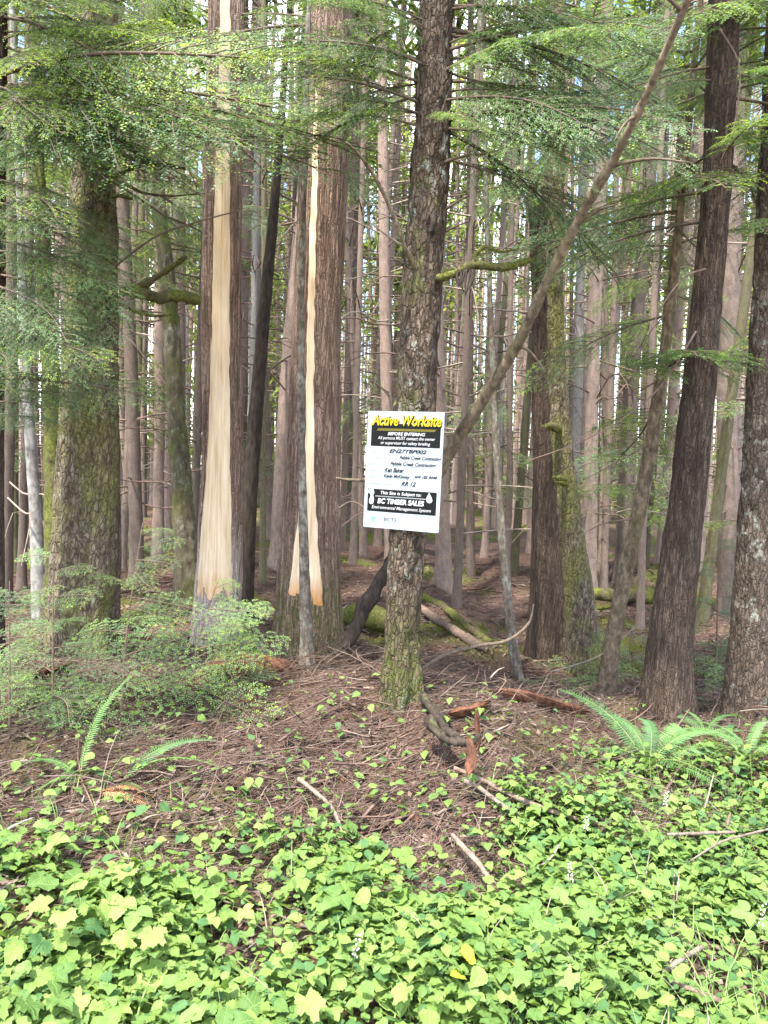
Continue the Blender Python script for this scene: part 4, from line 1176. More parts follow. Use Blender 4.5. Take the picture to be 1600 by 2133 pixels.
def make_sign():
    W, H, TH = 0.420, 0.600, 0.005
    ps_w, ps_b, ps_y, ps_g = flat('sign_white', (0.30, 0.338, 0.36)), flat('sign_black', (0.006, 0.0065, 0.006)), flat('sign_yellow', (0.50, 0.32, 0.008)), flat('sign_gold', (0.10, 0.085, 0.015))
    ps_t, ps_ink, ps_gr = flat('sign_print_white', (0.45, 0.46, 0.46)), flat('sign_ink', (0.01, 0.01, 0.015)), flat('sign_grey', (0.16, 0.17, 0.18))
    ps_bl, ps_or, ps_ln = flat('sign_blue', (0.06, 0.30, 0.48)), flat('sign_orange', (0.75, 0.33, 0.04)), flat('sign_midgrey', (0.20, 0.21, 0.22))
    yaw, tilt = R(25), R(1.2)
    zc = px_z(981, 4.0)
    c = t_s.centre(zc)
    n = Vector((-math.sin(yaw), -math.cos(yaw), 0))
    rt = Vector((math.cos(yaw), -math.sin(yaw), 0))
    foot = Vector((c.x, c.y, zc)) + n * (t_s.rad(zc) + 0.012)
    # slide along the board's plane until its centre stands on the ray of the photo
    d = ray(839, 981)
    t_ = (foot - EYE).dot(n) / d.dot(n)
    ctr = EYE + d * t_
    rot = Matrix((rt, Vector((0, 0, 1)), n)).transposed() @ Matrix.Rotation(-tilt, 3, 'Z')
    o = thing('worksite_sign', ctr, 'white and black Active Worksite notice board with yellow title, fixed to the scaly hemlock', 'sign')
    o.rotation_euler = rot.to_euler()

    def rect(name, u0, v0, u1, v1, z, mat, skew=0.0, depth=0.0004):
        x0, x1, y0, y1 = (u0 - .5) * W, (u1 - .5) * W, (.5 - v1) * H, (.5 - v0) * H
        s = skew * (y1 - y0)
        v = [(x0 - s, y0, z), (x1 - s, y0, z), (x1 + s, y1, z), (x0 + s, y1, z)]
        v += [(a, b_, z - depth) for a, b_, _ in v]
        mb = MB(); mb.add(v, quads=[(0, 1, 2, 3), (7, 6, 5, 4), (0, 4, 5, 1), (1, 5, 6, 2), (2, 6, 7, 3), (3, 7, 4, 0)])
        return mb.build(name, mat, o, smooth=False)

    def text(name, body, u0, v0, u1, v1, z, mat, shear=0.0, bold=0.0, parent=None, dx=0, dy=0):
        cu = bpy.data.curves.new(name, 'FONT')
        cu.body = body; cu.size = 1; cu.shear = shear; cu.offset = bold; cu.resolution_u = 3
        tmp = bpy.data.objects.new(name, cu)
        COL.objects.link(tmp)
        dg = bpy.context.evaluated_depsgraph_get()
        me = bpy.data.meshes.new_from_object(tmp.evaluated_get(dg))
        bpy.data.objects.remove(tmp)
        co = np.zeros(len(me.vertices) * 3, np.float32); me.vertices.foreach_get('co', co)
        co = co.reshape(-1, 3)
        lo, hi = co.min(0), co.max(0)
        x0, x1, y0, y1 = (u0 - .5) * W, (u1 - .5) * W, (.5 - v1) * H, (.5 - v0) * H
        co[:, 0] = x0 + (co[:, 0] - lo[0]) / (hi[0] - lo[0]) * (x1 - x0) + dx
        co[:, 1] = y0 + (co[:, 1] - lo[1]) / (hi[1] - lo[1]) * (y1 - y0) + dy
        co[:, 2] = z
        me.vertices.foreach_set('co', co.ravel())
        me.materials.clear(); me.materials.append(mat); me.update()
        return link(name, me, parent or o)

    # board with slightly rounded corners
    mb = MB()
    pts = []
    for cx, cy, a0 in ((W / 2 - .006, H / 2 - .006, 0), (-W / 2 + .006, H / 2 - .006, 90), (-W / 2 + .006, -H / 2 + .006, 180), (W / 2 - .006, -H / 2 + .006, 270)):
        for q in range(4):
            a = R(a0 + 30 * q); pts.append((cx + .006 * math.cos(a), cy + .006 * math.sin(a)))
    k = len(pts)
    v = [(a, b_, 0) for a, b_ in pts] + [(a, b_, -TH) for a, b_ in pts] + [(0, 0, 0), (0, 0, -TH)]
    a = np.arange(k)
    mb.add(v, quads=np.stack([a, a + k, (a + 1) % k + k, (a + 1) % k], -1), tris=np.vstack([np.stack([np.full(k, 2 * k), a, (a + 1) % k], -1), np.stack([np.full(k, 2 * k + 1), (a + 1) % k + k, a + k], -1)]))
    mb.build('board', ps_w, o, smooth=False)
    z = 0.0008
    rect('header_panel', .055, .105, .965, .298, z, ps_b)
    text('title_outline', 'Active Worksite', .055, .028, .975, .128, z + .0006, ps_b, 0.22, 0.06, dx=.0025, dy=-.005)
    text('title', 'Active Worksite', .06, .028, .970, .122, z + .0012, ps_y, 0.22, 0.02)
    rect('gold_bar', .14, .146, .90, .166, z + .0006, ps_g, 0.5)
    text('warning_heading', 'BEFORE ENTERING', .28, .176, .77, .203, z + .0006, ps_t, 0.25, 0.02)
    text('warning_line', 'All persons MUST contact the owner', .15, .212, .90, .247, z + .0006, ps_t, 0.2, 0.004)
    text('warning_line', 'or supervisor for safety briefing', .19, .254, .84, .288, z + .0006, ps_t, 0.2, 0.004)
    rows = [('CLEARANCE #', .25, .352), ('SITE OPERATOR/LICENSEE', .42, .408), ('PRIME CONTRACTOR', .31, .462), ('SUPERVISOR', .20, .517), ('CONTACT INFO', .24, .571), ('EMERGENCY CHANNEL', .40, .628)]
    for body, u1, v in rows:
        text('field_caption', body, .045, v - .016, u1, v, z, ps_gr)
        rect('ruled_line', u1 + .02, v + .001, .945, v + .0035, z, ps_gr)
    for body, u0, u1, v0, v1, bo in (('EN27TBP002', .31, .80, .318, .350, .012), ('Pebble Creek Contracting', .45, .99, .372, .410, .004), ('Pebble Creek Contracting', .33, .93, .425, .466, .004),
                                     ('Ken Baker', .26, .52, .478, .516, .008), ('Kevin McKinney', .25, .60, .533, .574, .006), ('604 185 8448', .66, .95, .530, .556, .006), ('RR 12', .49, .68, .588, .626, .014)):
        text('handwriting', body, u0, v0, u1, v1, z + .0004, ps_ink, 0.35, bo + 0.02)
    rect('footer_panel', .045, .665, .955, .858, z, ps_b)
    text('footer_heading', 'This Site is Subject to:', .22, .680, .76, .716, z + .0006, ps_t, 0.2, 0.012)
    rect('grey_bar', .15, .722, .82, .730, z + .0006, ps_ln, 0.5)
    text('agency_name', 'BC TIMBER SALES', .185, .742, .80, .788, z + .0006, ps_t, 0.15, 0.035)
    text('footer_line', 'Environmental Management System', .11, .806, .89, .842, z + .0006, ps_t, 0.2, 0.002)
    text('small_print', 'For further information on this site contact the local office of the agency', .05, .868, .93, .880, z, ps_gr)
    text('agency_logo', 'BCTS', .28, .905, .45, .936, z, ps_ink, 0.1, 0.0)
    text('small_print', 'BC Timber Sales', .27, .944, .45, .958, z, ps_gr)

    def poly(name, pts_, mat, zz):
        p = np.array([((a - .5) * W, (.5 - b_) * H, zz) for a, b_ in pts_])
        cc = p.mean(0)
        kk = len(p)
        aa = np.arange(kk)
        m2 = MB(); m2.add(np.vstack([p, cc]), tris=np.stack([np.full(kk, kk), aa, (aa + 1) % kk], -1))
        return m2.build(name, mat, o, smooth=False)
    poly('drop_emblem', [(.86, .668), (.875, .69), (.895, .712), (.905, .735), (.89, .752), (.865, .757), (.84, .75), (.825, .735), (.83, .712), (.845, .69)], ps_t, z + .0012)
    poly('tree_emblem', [(.04, .690), (.06, .672), (.07, .655), (.09, .665), (.115, .66), (.13, .685), (.135, .70), (.12, .72), (.135, .76), (.125, .79), (.10, .80), (.07, .79), (.07, .76), (.09, .73), (.075, .705), (.05, .70)], ps_t, z + .0012)

    def swirl(u, v, r, mat, a0, turns, wdt):
        t = np.linspace(0, 1, 26)
        ang = a0 + t * turns * 2 * math.pi
        rad = r * (1 - 0.75 * t)
        cx, cy = (u - .5) * W, (.5 - v) * H
        inn = np.stack([cx + (rad - wdt * (1 - .5 * t)) * np.cos(ang), cy + (rad - wdt * (1 - .5 * t)) * np.sin(ang), np.full(26, z)], -1)
        ou = np.stack([cx + rad * np.cos(ang), cy + rad * np.sin(ang), np.full(26, z)], -1)
        i = np.arange(25)
        m2 = MB(); m2.add(np.vstack([inn, ou]), quads=np.stack([i, i + 1, i + 27, i + 26], -1))
        m2.build('swirl_logo', mat, o, smooth=False)
    swirl(.135, .93, .017, ps_bl, 0.4, 1.4, .006)
    swirl(.80, .935, .012, ps_gr, 2.0, 1.2, .003)
    text('small_print', 'Certified', .83, .922, .93, .934, z, ps_gr)
    text('small_print', 'Forestry', .83, .938, .93, .950, z, ps_gr)
    cx, cy = (.605 - .5) * W, (.5 - .93) * H
    m2 = MB()
    for q in range(9):
        a_ = R(40 * q)
        e, f_ = np.array([math.cos(a_), math.sin(a_), 0]), np.array([-math.sin(a_), math.cos(a_), 0])
        c0 = np.array([cx, cy, z])
        m2.add([c0 + e * .004 - f_ * .0015, c0 + e * .016, c0 + e * .004 + f_ * .0015], tris=[(0, 1, 2)])
    m2.build('sun_logo', ps_or, o, smooth=False)
    for u, v in ((.5, .012), (.5, .988)):
        m2 = MB(); tube(m2, [((u - .5) * W, (.5 - v) * H, 0), ((u - .5) * W, (.5 - v) * H, .0015)], [.0035, .003], 10, 0)
        m2.build('nail_head', flat('nail', (.25, .25, .25)), o)


make_sign()


# ------------------------------------------------------------------ logs, rotten wood, sticks
def log_px(name, pts, rads, mat, label, cat, n=40, k=10, rough=0.3, seed=0.0, group=None, lift=None):
    """a log or stick along photo pixels (px, py, Y); Y None = where that pixel meets the ground, raised by lift"""
    w = []
    for i, (px_, py_, Y) in enumerate(pts):
        if Y is None:
            g = G(px_, py_)
            g.z += (rads[min(i, len(rads) - 1)] * 0.6 if lift is None else lift)
            w.append(np.array(g))
        else:
            w.append(np.array(P(px_, py_, Y)))
    w = np.array(w)
    path = smooth_path(w - w[0], n)
    mb = MB()
    tube(mb, path, np.interp(np.linspace(0, 1, n), np.linspace(0, 1, len(rads)), rads), k, 0, rough, seed)
    o = mb.build(name, mat)
    o.location = w[0]
    return tag(o, label, cat, group)


log_px('fallen_log', [(690, 1292, 6.6), (745, 1283, 6.5), (800, 1292, 6.4), (850, 1300, 6.3)], [0.085, 0.10, 0.095, 0.08], M['moss_log'], 'thick dark mossy log lying behind the sign tree', 'log', k=16, seed=1)
log_px('leaning_log', [(716, 1352, 4.75), (735, 1318, 4.78), (772, 1245, 4.85), (808, 1185, 4.9), (845, 1120, 5.0)], [0.038, 0.045, 0.05, 0.048, 0.04], M['dark'], 'dark mossy log propped against the back of the sign tree', 'log', k=14, rough=0.35, seed=21)
log_px('mossy_pole', [(880, 1248, None), (930, 1275, None), (975, 1312, None), (1020, 1345, None)], [0.04, 0.04, 0.036, 0.03], M['moss_log'], 'green mossy pole on the ground right of the sign tree', 'log', seed=2)
log_px('bare_pole', [(868, 1268, None), (925, 1308, None), (985, 1345, None), (1015, 1362, None)], [0.04, 0.038, 0.035, 0.03], M['brown_wood'], 'brown barked pole lying below the green mossy pole', 'log', seed=3)
log_px('fallen_log', [(1175, 1228, 8.5), (1270, 1240, 8.4), (1350, 1246, 8.2), (1400, 1240, 8.0)], [0.07, 0.075, 0.07, 0.05], M['moss_log'], 'mossy log lying behind the mossed trunk toward the brown leaning hemlock', 'log', k=14, seed=4)
log_px('arched_branch', [(872, 1398, 4.3), (925, 1365, 4.35), (990, 1346, 4.4), (1055, 1335, 4.5), (1100, 1300, 4.55), (1112, 1258, 4.6)], [0.010, 0.013, 0.012, 0.010, 0.008, 0.004], M['twig'], 'thin dead branch arching up from the ground right of the sign tree', 'branch', rough=0.15)
log_px('rotten_log', [(395, 1442, None), (460, 1418, None), (530, 1408, None), (600, 1405, None)], [0.05, 0.075, 0.075, 0.05], M['red_rot'], 'crumbling red rotten log under the two stripped cedars', 'log', k=16, rough=0.5, seed=6)
log_px('rotten_log', [(560, 1412, None), (640, 1398, None), (720, 1400, None), (780, 1420, None)], [0.02, 0.045, 0.04, 0.012], M['dark'], 'dark decayed log running from the mossy-footed cedar toward the sign tree', 'log', k=14, rough=0.6, seed=7, lift=-0.008)
log_px('root', [(880, 1448, 3.85), (905, 1485, 3.6), (930, 1520, 3.45), (965, 1545, 3.35), (985, 1560, 3.3)], [0.02, 0.018, 0.02, 0.015, 0.008], M['dark'], 'gnarled dark root crossing down from the sign tree foot', 'root', k=10, rough=0.5, seed=11)
log_px('root', [(895, 1500, 3.55), (930, 1540, 3.4), (980, 1545, 3.32), (1000, 1530, 3.35)], [0.026, 0.022, 0.018, 0.01], M['dark'], 'short dark root curling under the gnarled root', 'root', k=9, rough=0.5, seed=12)
STK = [
    ([(940, 1792, None), (960, 1818, None), (990, 1850, None), (1012, 1885, None), (1030, 1905, None)], [0.008, 0.011, 0.011, 0.010, 0.006], 'grey_wood', 'thick grey stick slanting down through the leaves in the centre foreground'),
    ([(965, 1665, None), (1000, 1682, None), (1045, 1712, None), (1085, 1738, None)], [0.010, 0.010, 0.009, 0.006], 'grey_wood', 'pale broken stick lying at the top of the leaves below the rotten stub'),
    ([(945, 1632, None), (1010, 1665, None), (1075, 1700, None), (1170, 1735, None), (1260, 1760, None)], [0.008, 0.010, 0.011, 0.010, 0.006], 'brown_wood', 'long brown stick behind the pale broken stick'),
    ([(1390, 1738, 2.75), (1460, 1736, 2.75), (1532, 1733, 2.75)], [0.005, 0.006, 0.005], 'grey_wood', 'straight level stick above the leaves at right'),
    ([(1440, 1792, 2.6), (1500, 1755, 2.62), (1550, 1740, 2.65), (1610, 1725, 2.7)], [0.003, 0.004, 0.004, 0.004], 'grey_wood', 'thin forked stick below the straight level stick'),
    ([(1165, 1760, 2.85), (1145, 1790, 2.8), (1105, 1815, 2.75), (1060, 1835, 2.75)], [0.003, 0.004, 0.004, 0.003], 'deadtwig', 'thin curved twig hooking over the leaves, centre right'),
    ([(1380, 2028, 2.2), (1420, 1998, 2.22), (1465, 1972, 2.25)], [0.008, 0.009, 0.007], 'grey_wood', 'short thick pale stick in the lower right leaves'),
    ([(1400, 2045, 2.15), (1460, 2070, 2.12), (1540, 2105, 2.1), (1600, 2150, 2.05)], [0.007, 0.008, 0.008, 0.007], 'brown_wood', 'brown stick running out of the lower right corner'),
    ([(1005, 2040, 2.15), (1060, 2030, 2.17), (1095, 2034, 2.18), (1130, 2045, 2.2)], [0.006, 0.006, 0.005, 0.004], 'brown_wood', 'brown stick lying near the yellow leaves'),
    ([(620, 1660, None), (660, 1690, None), (690, 1720, None), (715, 1780, None)], [0.010, 0.009, 0.008, 0.006], 'grey_wood', 'grey crooked stick at the top of the leaves left of centre'),
    ([(1255, 1530, None), (1300, 1575, None), (1330, 1615, None)], [0.012, 0.011, 0.008], 'brown_wood', 'brown branch leaning among the debris left of the right fern'),
    ([(0, 1785, None), (30, 1765, None), (70, 1745, None)], [0.006, 0.006, 0.003], 'birch', 'whitish stick at the left edge above the leaves'),
    ([(500, 1595, None), (520, 1580, None), (545, 1568, None)], [0.004, 0.005, 0.003], 'birch', 'small whitish stick in the slash left of centre'),
    ([(440, 1545, None), (480, 1522, None), (530, 1515, None), (580, 1520, None)], [0.006, 0.009, 0.009, 0.006], 'grey_wood', 'pale curved stick in the slash below the red rotten log'),
    ([(1150, 1400, 5.2), (1250, 1365, 5.0), (1330, 1300, 5.0)], [0.006, 0.005, 0.003], 'deadtwig', 'thin pale twig between the mossed trunk and the slim stem'),
    ([(900, 1440, None), (950, 1436, None), (1000, 1440, None)], [0.008, 0.009, 0.006], 'grey_wood', 'small bleached stick right of the sign tree foot'),
    ([(530, 1350, 5.0), (565, 1325, 5.05), (600, 1308, 5.1)], [0.006, 0.006, 0.004], 'grey_wood', 'pale stick leaning between the stripped cedars'),
    ([(520, 1345, 5.0), (545, 1352, 4.95), (560, 1375, 4.9)], [0.012, 0.012, 0.006], 'grey_wood', 'short curved pale root between the stripped cedars'),
    ([(840, 2080, 2.1), (900, 2045, 2.12), (950, 2010, 2.15)], [0.005, 0.005, 0.003], 'brown_wood', 'brown stick half hidden in the leaves below the yellow leaves'),
]
for i, (pts, rads, mk, lab) in enumerate(STK):
    log_px('stick', pts, rads, M[mk], lab, 'stick', n=22, k=7, rough=0.25, seed=i, group='sticks lying about', lift=(0.10 if i == 0 else 0.07) if pts[0][1] > 1625 else None)


def slab_px(name, pts, width, thick, mat, label, cat, seed=0, lift=0.03, roll=0.4):
    """a splintered slab of split wood along photo pixels, its ends jagged"""
    w = []
    for px_, py_, Y in pts:
        if Y is None:
            g = G(px_, py_); g.z += lift; w.append(np.array(g))
        else:
            w.append(np.array(P(px_, py_, Y)))
    w = np.array(w); n, k = 30, 18
    path = smooth_path(w - w[0], n)
    T = np.gradient(path, axis=0); T /= np.linalg.norm(T, axis=1)[:, None]
    A = np.cross(T, [0.1, 0.2, 1.0]); A /= np.linalg.norm(A, axis=1)[:, None]
    B = np.cross(A, T)
    A, B = A * math.cos(roll) + B * math.sin(roll), B * math.cos(roll) - A * math.sin(roll)
    th = np.linspace(0, 2 * np.pi, k, endpoint=False)
    cx = np.sign(np.cos(th)) * np.abs(np.cos(th)) ** 0.55; cy = np.sign(np.sin(th)) * np.abs(np.sin(th)) ** 0.55
    t = np.linspace(0, 1, n)[:, None]
    groove = 1 + 0.34 * (vn(th[None] * 3.1 + seed, t * 3, 1.5) - 0.5) + 0.30 * (vn(th[None] * 5 + seed, t * 14, 2.5) - 0.5)
    taper = 0.35 + 0.65 * np.minimum(1, np.minimum(t, 1 - t) / 0.16) ** 0.7
    V = path[:, None] + A[:, None] * (cx[None] * groove * taper * width)[..., None] + B[:, None] * (cy[None] * groove * taper * thick)[..., None]
    L = np.linalg.norm(path[-1])
    jag = (vn(th * 2.7 + seed, 0.3, 4.0) - 0.5) * 0.30 * L
    fall = np.clip(1 - t / 0.25, 0, 1) + np.clip(1 - (1 - t) / 0.25, 0, 1)
    V = V + T[:, None] * (fall * jag[None])[..., None]
    i, j = np.meshgrid(np.arange(n - 1), np.arange(k), indexing='ij')
    q = np.stack([i * k + j, i * k + (j + 1) % k, (i + 1) * k + (j + 1) % k, (i + 1) * k + j], -1).reshape(-1, 4)
    V = np.vstack([V.reshape(-1, 3), V[0].mean(0), V[-1].mean(0)])
    a = np.arange(k)
    mb = MB(); mb.add(V, quads=q, tris=np.vstack([np.stack([(a + 1) % k, a, np.full(k, n * k)], -1), np.stack([(n - 1) * k + a, (n - 1) * k + (a + 1) % k, np.full(k, n * k + 1)], -1)]))
    o = mb.build(name, mat, smooth=False); o.location = w[0]
    return tag(o, label, cat)


slab_px('rotten_plank', [(1035, 1458, None), (1095, 1470, None), (1160, 1484, None), (1218, 1497, None)], 0.034, 0.016, M['red_rot'], 'long splintered red rotten slab right of the sign tree', 'rotten wood', 8, 0.035, 0.9)
slab_px('rotten_chunk', [(938, 1512, None), (980, 1500, None), (1018, 1486, None)], 0.03, 0.014, M['red_rot'], 'short orange-red chunk of rotten wood right of the sign tree foot', 'rotten wood', 9, 0.045, 0.7)
slab_px('rotten_stake', [(996, 1562, 3.4), (995, 1520, 3.42), (993, 1482, 3.44)], 0.013, 0.008, M['red_rot'], 'upright splinter of orange rotten wood beside the short red chunk', 'rotten wood', 10)
slab_px('rotten_stub', [(978, 1540, 3.3), (984, 1575, 3.22), (974, 1612, 3.15)], 0.02, 0.010, M['red_rot'], 'small hanging stub of rotten wood below the gnarled root', 'rotten wood', 13)
slab_px('rotten_plank', [(1225, 1440, None), (1180, 1452, None), (1130, 1446, None)], 0.02, 0.012, M['brown_wood'], 'brown splintered slab behind the long red slab', 'rotten wood', 14, 0.02)
slab_px('rotten_chunk', [(880, 1478, None), (910, 1500, None), (935, 1528, None)], 0.03, 0.018, M['dark'], 'dark rotten chunk between the sign tree foot and the short red chunk', 'rotten wood', 15, 0.04)
slab_px('bark_chunk', [(60, 1432, None), (100, 1420, None), (150, 1400, None)], 0.05, 0.012, M['red_rot'], 'reddish bark slab behind the low blue-green sapling at left', 'rotten wood', 16, 0.05)
slab_px('rotten_chunk', [(470, 1400, 4.55), (510, 1402, 4.5), (555, 1420, 4.45)], 0.04, 0.025, M['red_rot'], 'reddish broken chunk on the crumbling log under the stripped cedars', 'rotten wood', 17)


def litter():
    rng = np.random.default_rng(21)
    mats = ['deadbrown', 'deadtwig', 'brown_wood', 'red_rot']
    n = 44000
    Y = np.where(rng.random(n) < 0.66, rng.uniform(2.5, 5.2, n), rng.uniform(5.2, 11, n))
    X = rng.uniform(-0.70, 0.72, n) * Y
    keep = (rng.random(n) > moss_mask(X, Y) * 0.6)
    X, Y = X[keep], Y[keep]
    n = len(X)
    L = rng.gamma(2.2, 0.075, n).clip(0.05, 0.6)
    base = np.where(rng.random(n) < 0.6, rng.normal(0.55, 0.35, n), rng.random(n) * 3.14)
    dx, dy = np.cos(base), np.sin(base)
    rise = rng.normal(0.02, 0.10, n)
    heap = (rng.random(n) < 0.22) & (Y > 3.0) & (Y < 5.0) & (vn(X * 2.2, Y * 2.2, 12.0) > 0.42)
    rise = np.where(heap, rng.normal(0.05, 0.35, n), rise)
    t = np.array([-0.5, -0.17, 0.17, 0.5])
    bend = rng.normal(0, 0.12, n)
    px_ = X[:, None] + dx[:, None] * L[:, None] * t - dy[:, None] * bend[:, None] * L[:, None] * (t ** 2) * 4
    py_ = Y[:, None] + dy[:, None] * L[:, None] * t + dx[:, None] * bend[:, None] * L[:, None] * (t ** 2) * 4
    pz = height(px_, py_)
    pz = pz.mean(1, keepdims=True) * 0.6 + pz * 0.4 + (rng.uniform(0.0, 0.03, n) + heap * rng.uniform(0.01, 0.11, n))[:, None] + rise[:, None] * L[:, None] * t + 0.05 * L[:, None] * (0.25 - t ** 2)
    path = np.stack([px_, py_, pz], -1)
    r = rng.uniform(0.0007, 0.0021, n) * np.where(rng.random(n) < 0.09, rng.uniform(2, 4.5, n), 1.0) * np.where(Y > 5.2, 1.7, 1.0)
    d = np.stack([dx, dy, 0 * dx], -1)
    s = np.cross(d, [0, 0, 1.0])
    ang = np.array([0.5, 2.6, 4.7])
    off = s[:, None, :] * np.cos(ang)[None, :, None] + np.array([0, 0, 1.0]) * np.sin(ang)[None, :, None]
    tap = np.array([1.0, 0.95, 0.8, 0.35])
    V = path[:, :, None, :] + off[:, None, :, :] * (r[:, None] * tap)[:, :, None, None]
    f = []
    for a in range(3):
        for b_ in range(3):
            f.append((a * 3 + b_, a * 3 + (b_ + 1) % 3, (a + 1) * 3 + (b_ + 1) % 3, (a + 1) * 3 + b_))
    q = (np.array(f)[None] + (np.arange(n) * 12)[:, None, None]).reshape(-1, 4)
    mi = np.repeat(rng.choice(4, n, p=[0.56, 0.11, 0.27, 0.06]), 9)
    mb = MB(); mb.add(V.reshape(-1, 3), quads=q, mat=mi)
    tag(mb.build('twig_litter', [M[k] for k in mats]), kind='stuff')
    # bark flakes and dead leaves
    n = 24000
    Y = rng.uniform(2.2, 11, n)
    X = rng.uniform(-0.6, 0.6, n) * Y
    Z = height(X, Y) + rng.uniform(0.004, 0.02, n)
    c = np.stack([X, Y, Z], -1)
    a = rng.random(n) * 6.28
    d = np.stack([np.cos(a), np.sin(a), rng.normal(0, .25, n)], -1)
    w = np.cross(d, rng.normal(0, .3, (n, 3)) + [0, 0, 1.0]); w /= np.linalg.norm(w, axis=1)[:, None]
    ln, wd = rng.uniform(0.006, 0.032, n)[:, None], rng.uniform(0.003, 0.014, n)[:, None]
    V = np.stack([c - d * ln, c - w * wd - d * ln * .2, c + d * ln, c + w * wd + d * ln * .1], 1).reshape(-1, 3)
    mb = MB(); mb.add(V, quads=np.arange(n * 4).reshape(-1, 4), mat=rng.choice(3, n, p=[0.5, 0.35, 0.15]))
    tag(mb.build('leaf_litter', [M['brown_wood'], M['grey_wood'], M['red_rot']], smooth=False), kind='stuff')
    # moss
    n = 90000
    Y = rng.uniform(1.9, 14, n)
    X = rng.uniform(-0.62, 0.62, n) * Y
    keep = rng.random(n) < moss_mask(X, Y) * 0.95
    X, Y = X[keep], Y[keep]
    n = len(X)
    c = np.stack([X, Y, height(X, Y) - 0.004], -1)
    a = rng.random(n) * 6.28
    d = np.stack([np.cos(a) * .7, np.sin(a) * .7, rng.uniform(.3, 1.2, n)], -1)
    w = np.stack([-np.sin(a), np.cos(a), 0 * a], -1)
    ln = rng.uniform(0.012, 0.035, n)[:, None] * (0.7 + 0.08 * Y[:, None])
    V = np.stack([c - w * ln * .22, c + w * ln * .22, c + d * ln], 1).reshape(-1, 3)
    mb = MB(); mb.add(V, tris=np.arange(n * 3).reshape(-1, 3))
    tag(mb.build('moss_cover', M['moss'], smooth=False), kind='stuff')


litter()


# ------------------------------------------------------------------ ferns
def frond_mesh(seed, droop, n=42, mat='fern', wid=0.088):
    """a sword-fern frond 1 m long along +X"""
    rng = np.random.default_rng(seed)
    t = np.linspace(0, 1, 14)
    path = np.stack([t * (1 - 0.12 * droop * t), 0.03 * np.sin(3 * t + seed), 0.25 * t * (1 - t) - droop * 0.42 * t ** 2], -1)
    mb = MB()
    tube(mb, path, np.linspace(0.006, 0.0015, 14), 5, 1, cap=False)
    for i in range(n):
        u = 0.10 + 0.895 * i / n
        p = np.array([np.interp(u, t, path[:, q]) for q in range(3)])
        ln = wid * math.sin(math.pi * min(1, (u * 0.93 + 0.07)) ** 0.75) ** 0.7 * rng.uniform(.9, 1.08) + 0.006
        for sd in (1, -1):
            d = np.array([0.30, sd * 1.0, rng.normal(-0.10, .08)]); d /= np.linalg.norm(d)
            f = np.array([1.0, -sd * .3, 0]); f /= np.linalg.norm(f)
            hw = 0.0066 * (0.55 + 0.6 * ln / wid)
            dn = np.array([0, 0, -1.0])
            V = [p - f * hw * .5, p + f * hw * .9, p + d * ln * .5 + f * hw * .75 + dn * ln * .03, p + d * ln + f * hw * .3 + dn * ln * .16, p + d * ln * .5 - f * hw * .75 + dn * ln * .03]
            mb.add(V, quads=[(0, 1, 2, 4)], tris=[(4, 2, 3)])
    return mb.mesh('frond', [M[mat], M['stem'] if mat == 'fern' else M[mat]], smooth=False)


FR = [frond_mesh(1, 0.5), frond_mesh(2, 1.0), frond_mesh(3, 1.5)]
FRD = [frond_mesh(4, 1.1, mat='fern_dead')]


def fern(root, fronds, label, group='sword ferns', dead=False, big=1.3):
    o = thing('sword_fern', root, label, 'fern', group)
    for i, (az, up, L, v) in enumerate(fronds):
        m = FRD[0] if dead else FR[v]
        link('frond', m, o, rot=Euler((R(((i * 37) % 50) - 25), -R(up), R(az))), scale=L * big)
    return o


g = G(1352, 1600)
fern(g, [(148, 50, 0.40, 1), (-62, 34, 0.38, 2), (28, 40, 0.42, 2), (-18, 26, 0.30, 2), (8, 30, 0.38, 2), (72, 44, 0.34, 2), (-105, 40, 0.30, 2), (185, 34, 0.30, 2), (45, 32, 0.46, 2), (-38, 20, 0.34, 2), (110, 52, 0.30, 2)], 'large sword fern in front of the brown leaning hemlock', big=1.55)
g = G(1560, 1580)
fern(g, [(150, 40, 0.3, 2), (200, 32, 0.30, 2), (-60, 34, 0.3, 2), (60, 46, 0.32, 2), (110, 44, 0.30, 2), (10, 34, 0.3, 2), (250, 30, 0.28, 2), (-20, 28, 0.3, 2), (170, 24, 0.26, 1)], 'sword fern at the right edge below the speckled trunk')
g = G(1470, 1530)
fern(g, [(140, 34, 0.26, 2), (210, 28, 0.26, 2), (-50, 30, 0.26, 2), (40, 40, 0.28, 2), (100, 40, 0.26, 2), (-10, 26, 0.28, 2)], 'smaller sword fern between the two ferns at right')
g = G(172, 1625)
fern(g, [(75, 66, 0.36, 0), (205, 12, 0.22, 2), (170, 30, 0.24, 1), (230, -5, 0.2, 2)], 'sword fern at left with one tall upright frond')
g = G(250, 1640)
fern(g, [(22, 34, 0.40, 2), (40, 45, 0.36, 2), (165, 25, 0.2, 1), (-20, 12, 0.22, 2)], 'sword fern with long arching frond, right of the upright-frond fern')
g = G(70, 1668)
fern(g, [(28, 30, 0.30, 1), (120, 30, 0.24, 1), (170, 20, 0.26, 2), (-40, 10, 0.2, 2)], 'small sword fern near the left edge above the leaves')
g = G(205, 1668); g.z += 0.02
fern(g, [(4, 10, 0.28, 0), (-14, 8, 0.26, 0), (15, 14, 0.22, 0)], 'dead orange fern fronds lying below the left ferns', dead=True)


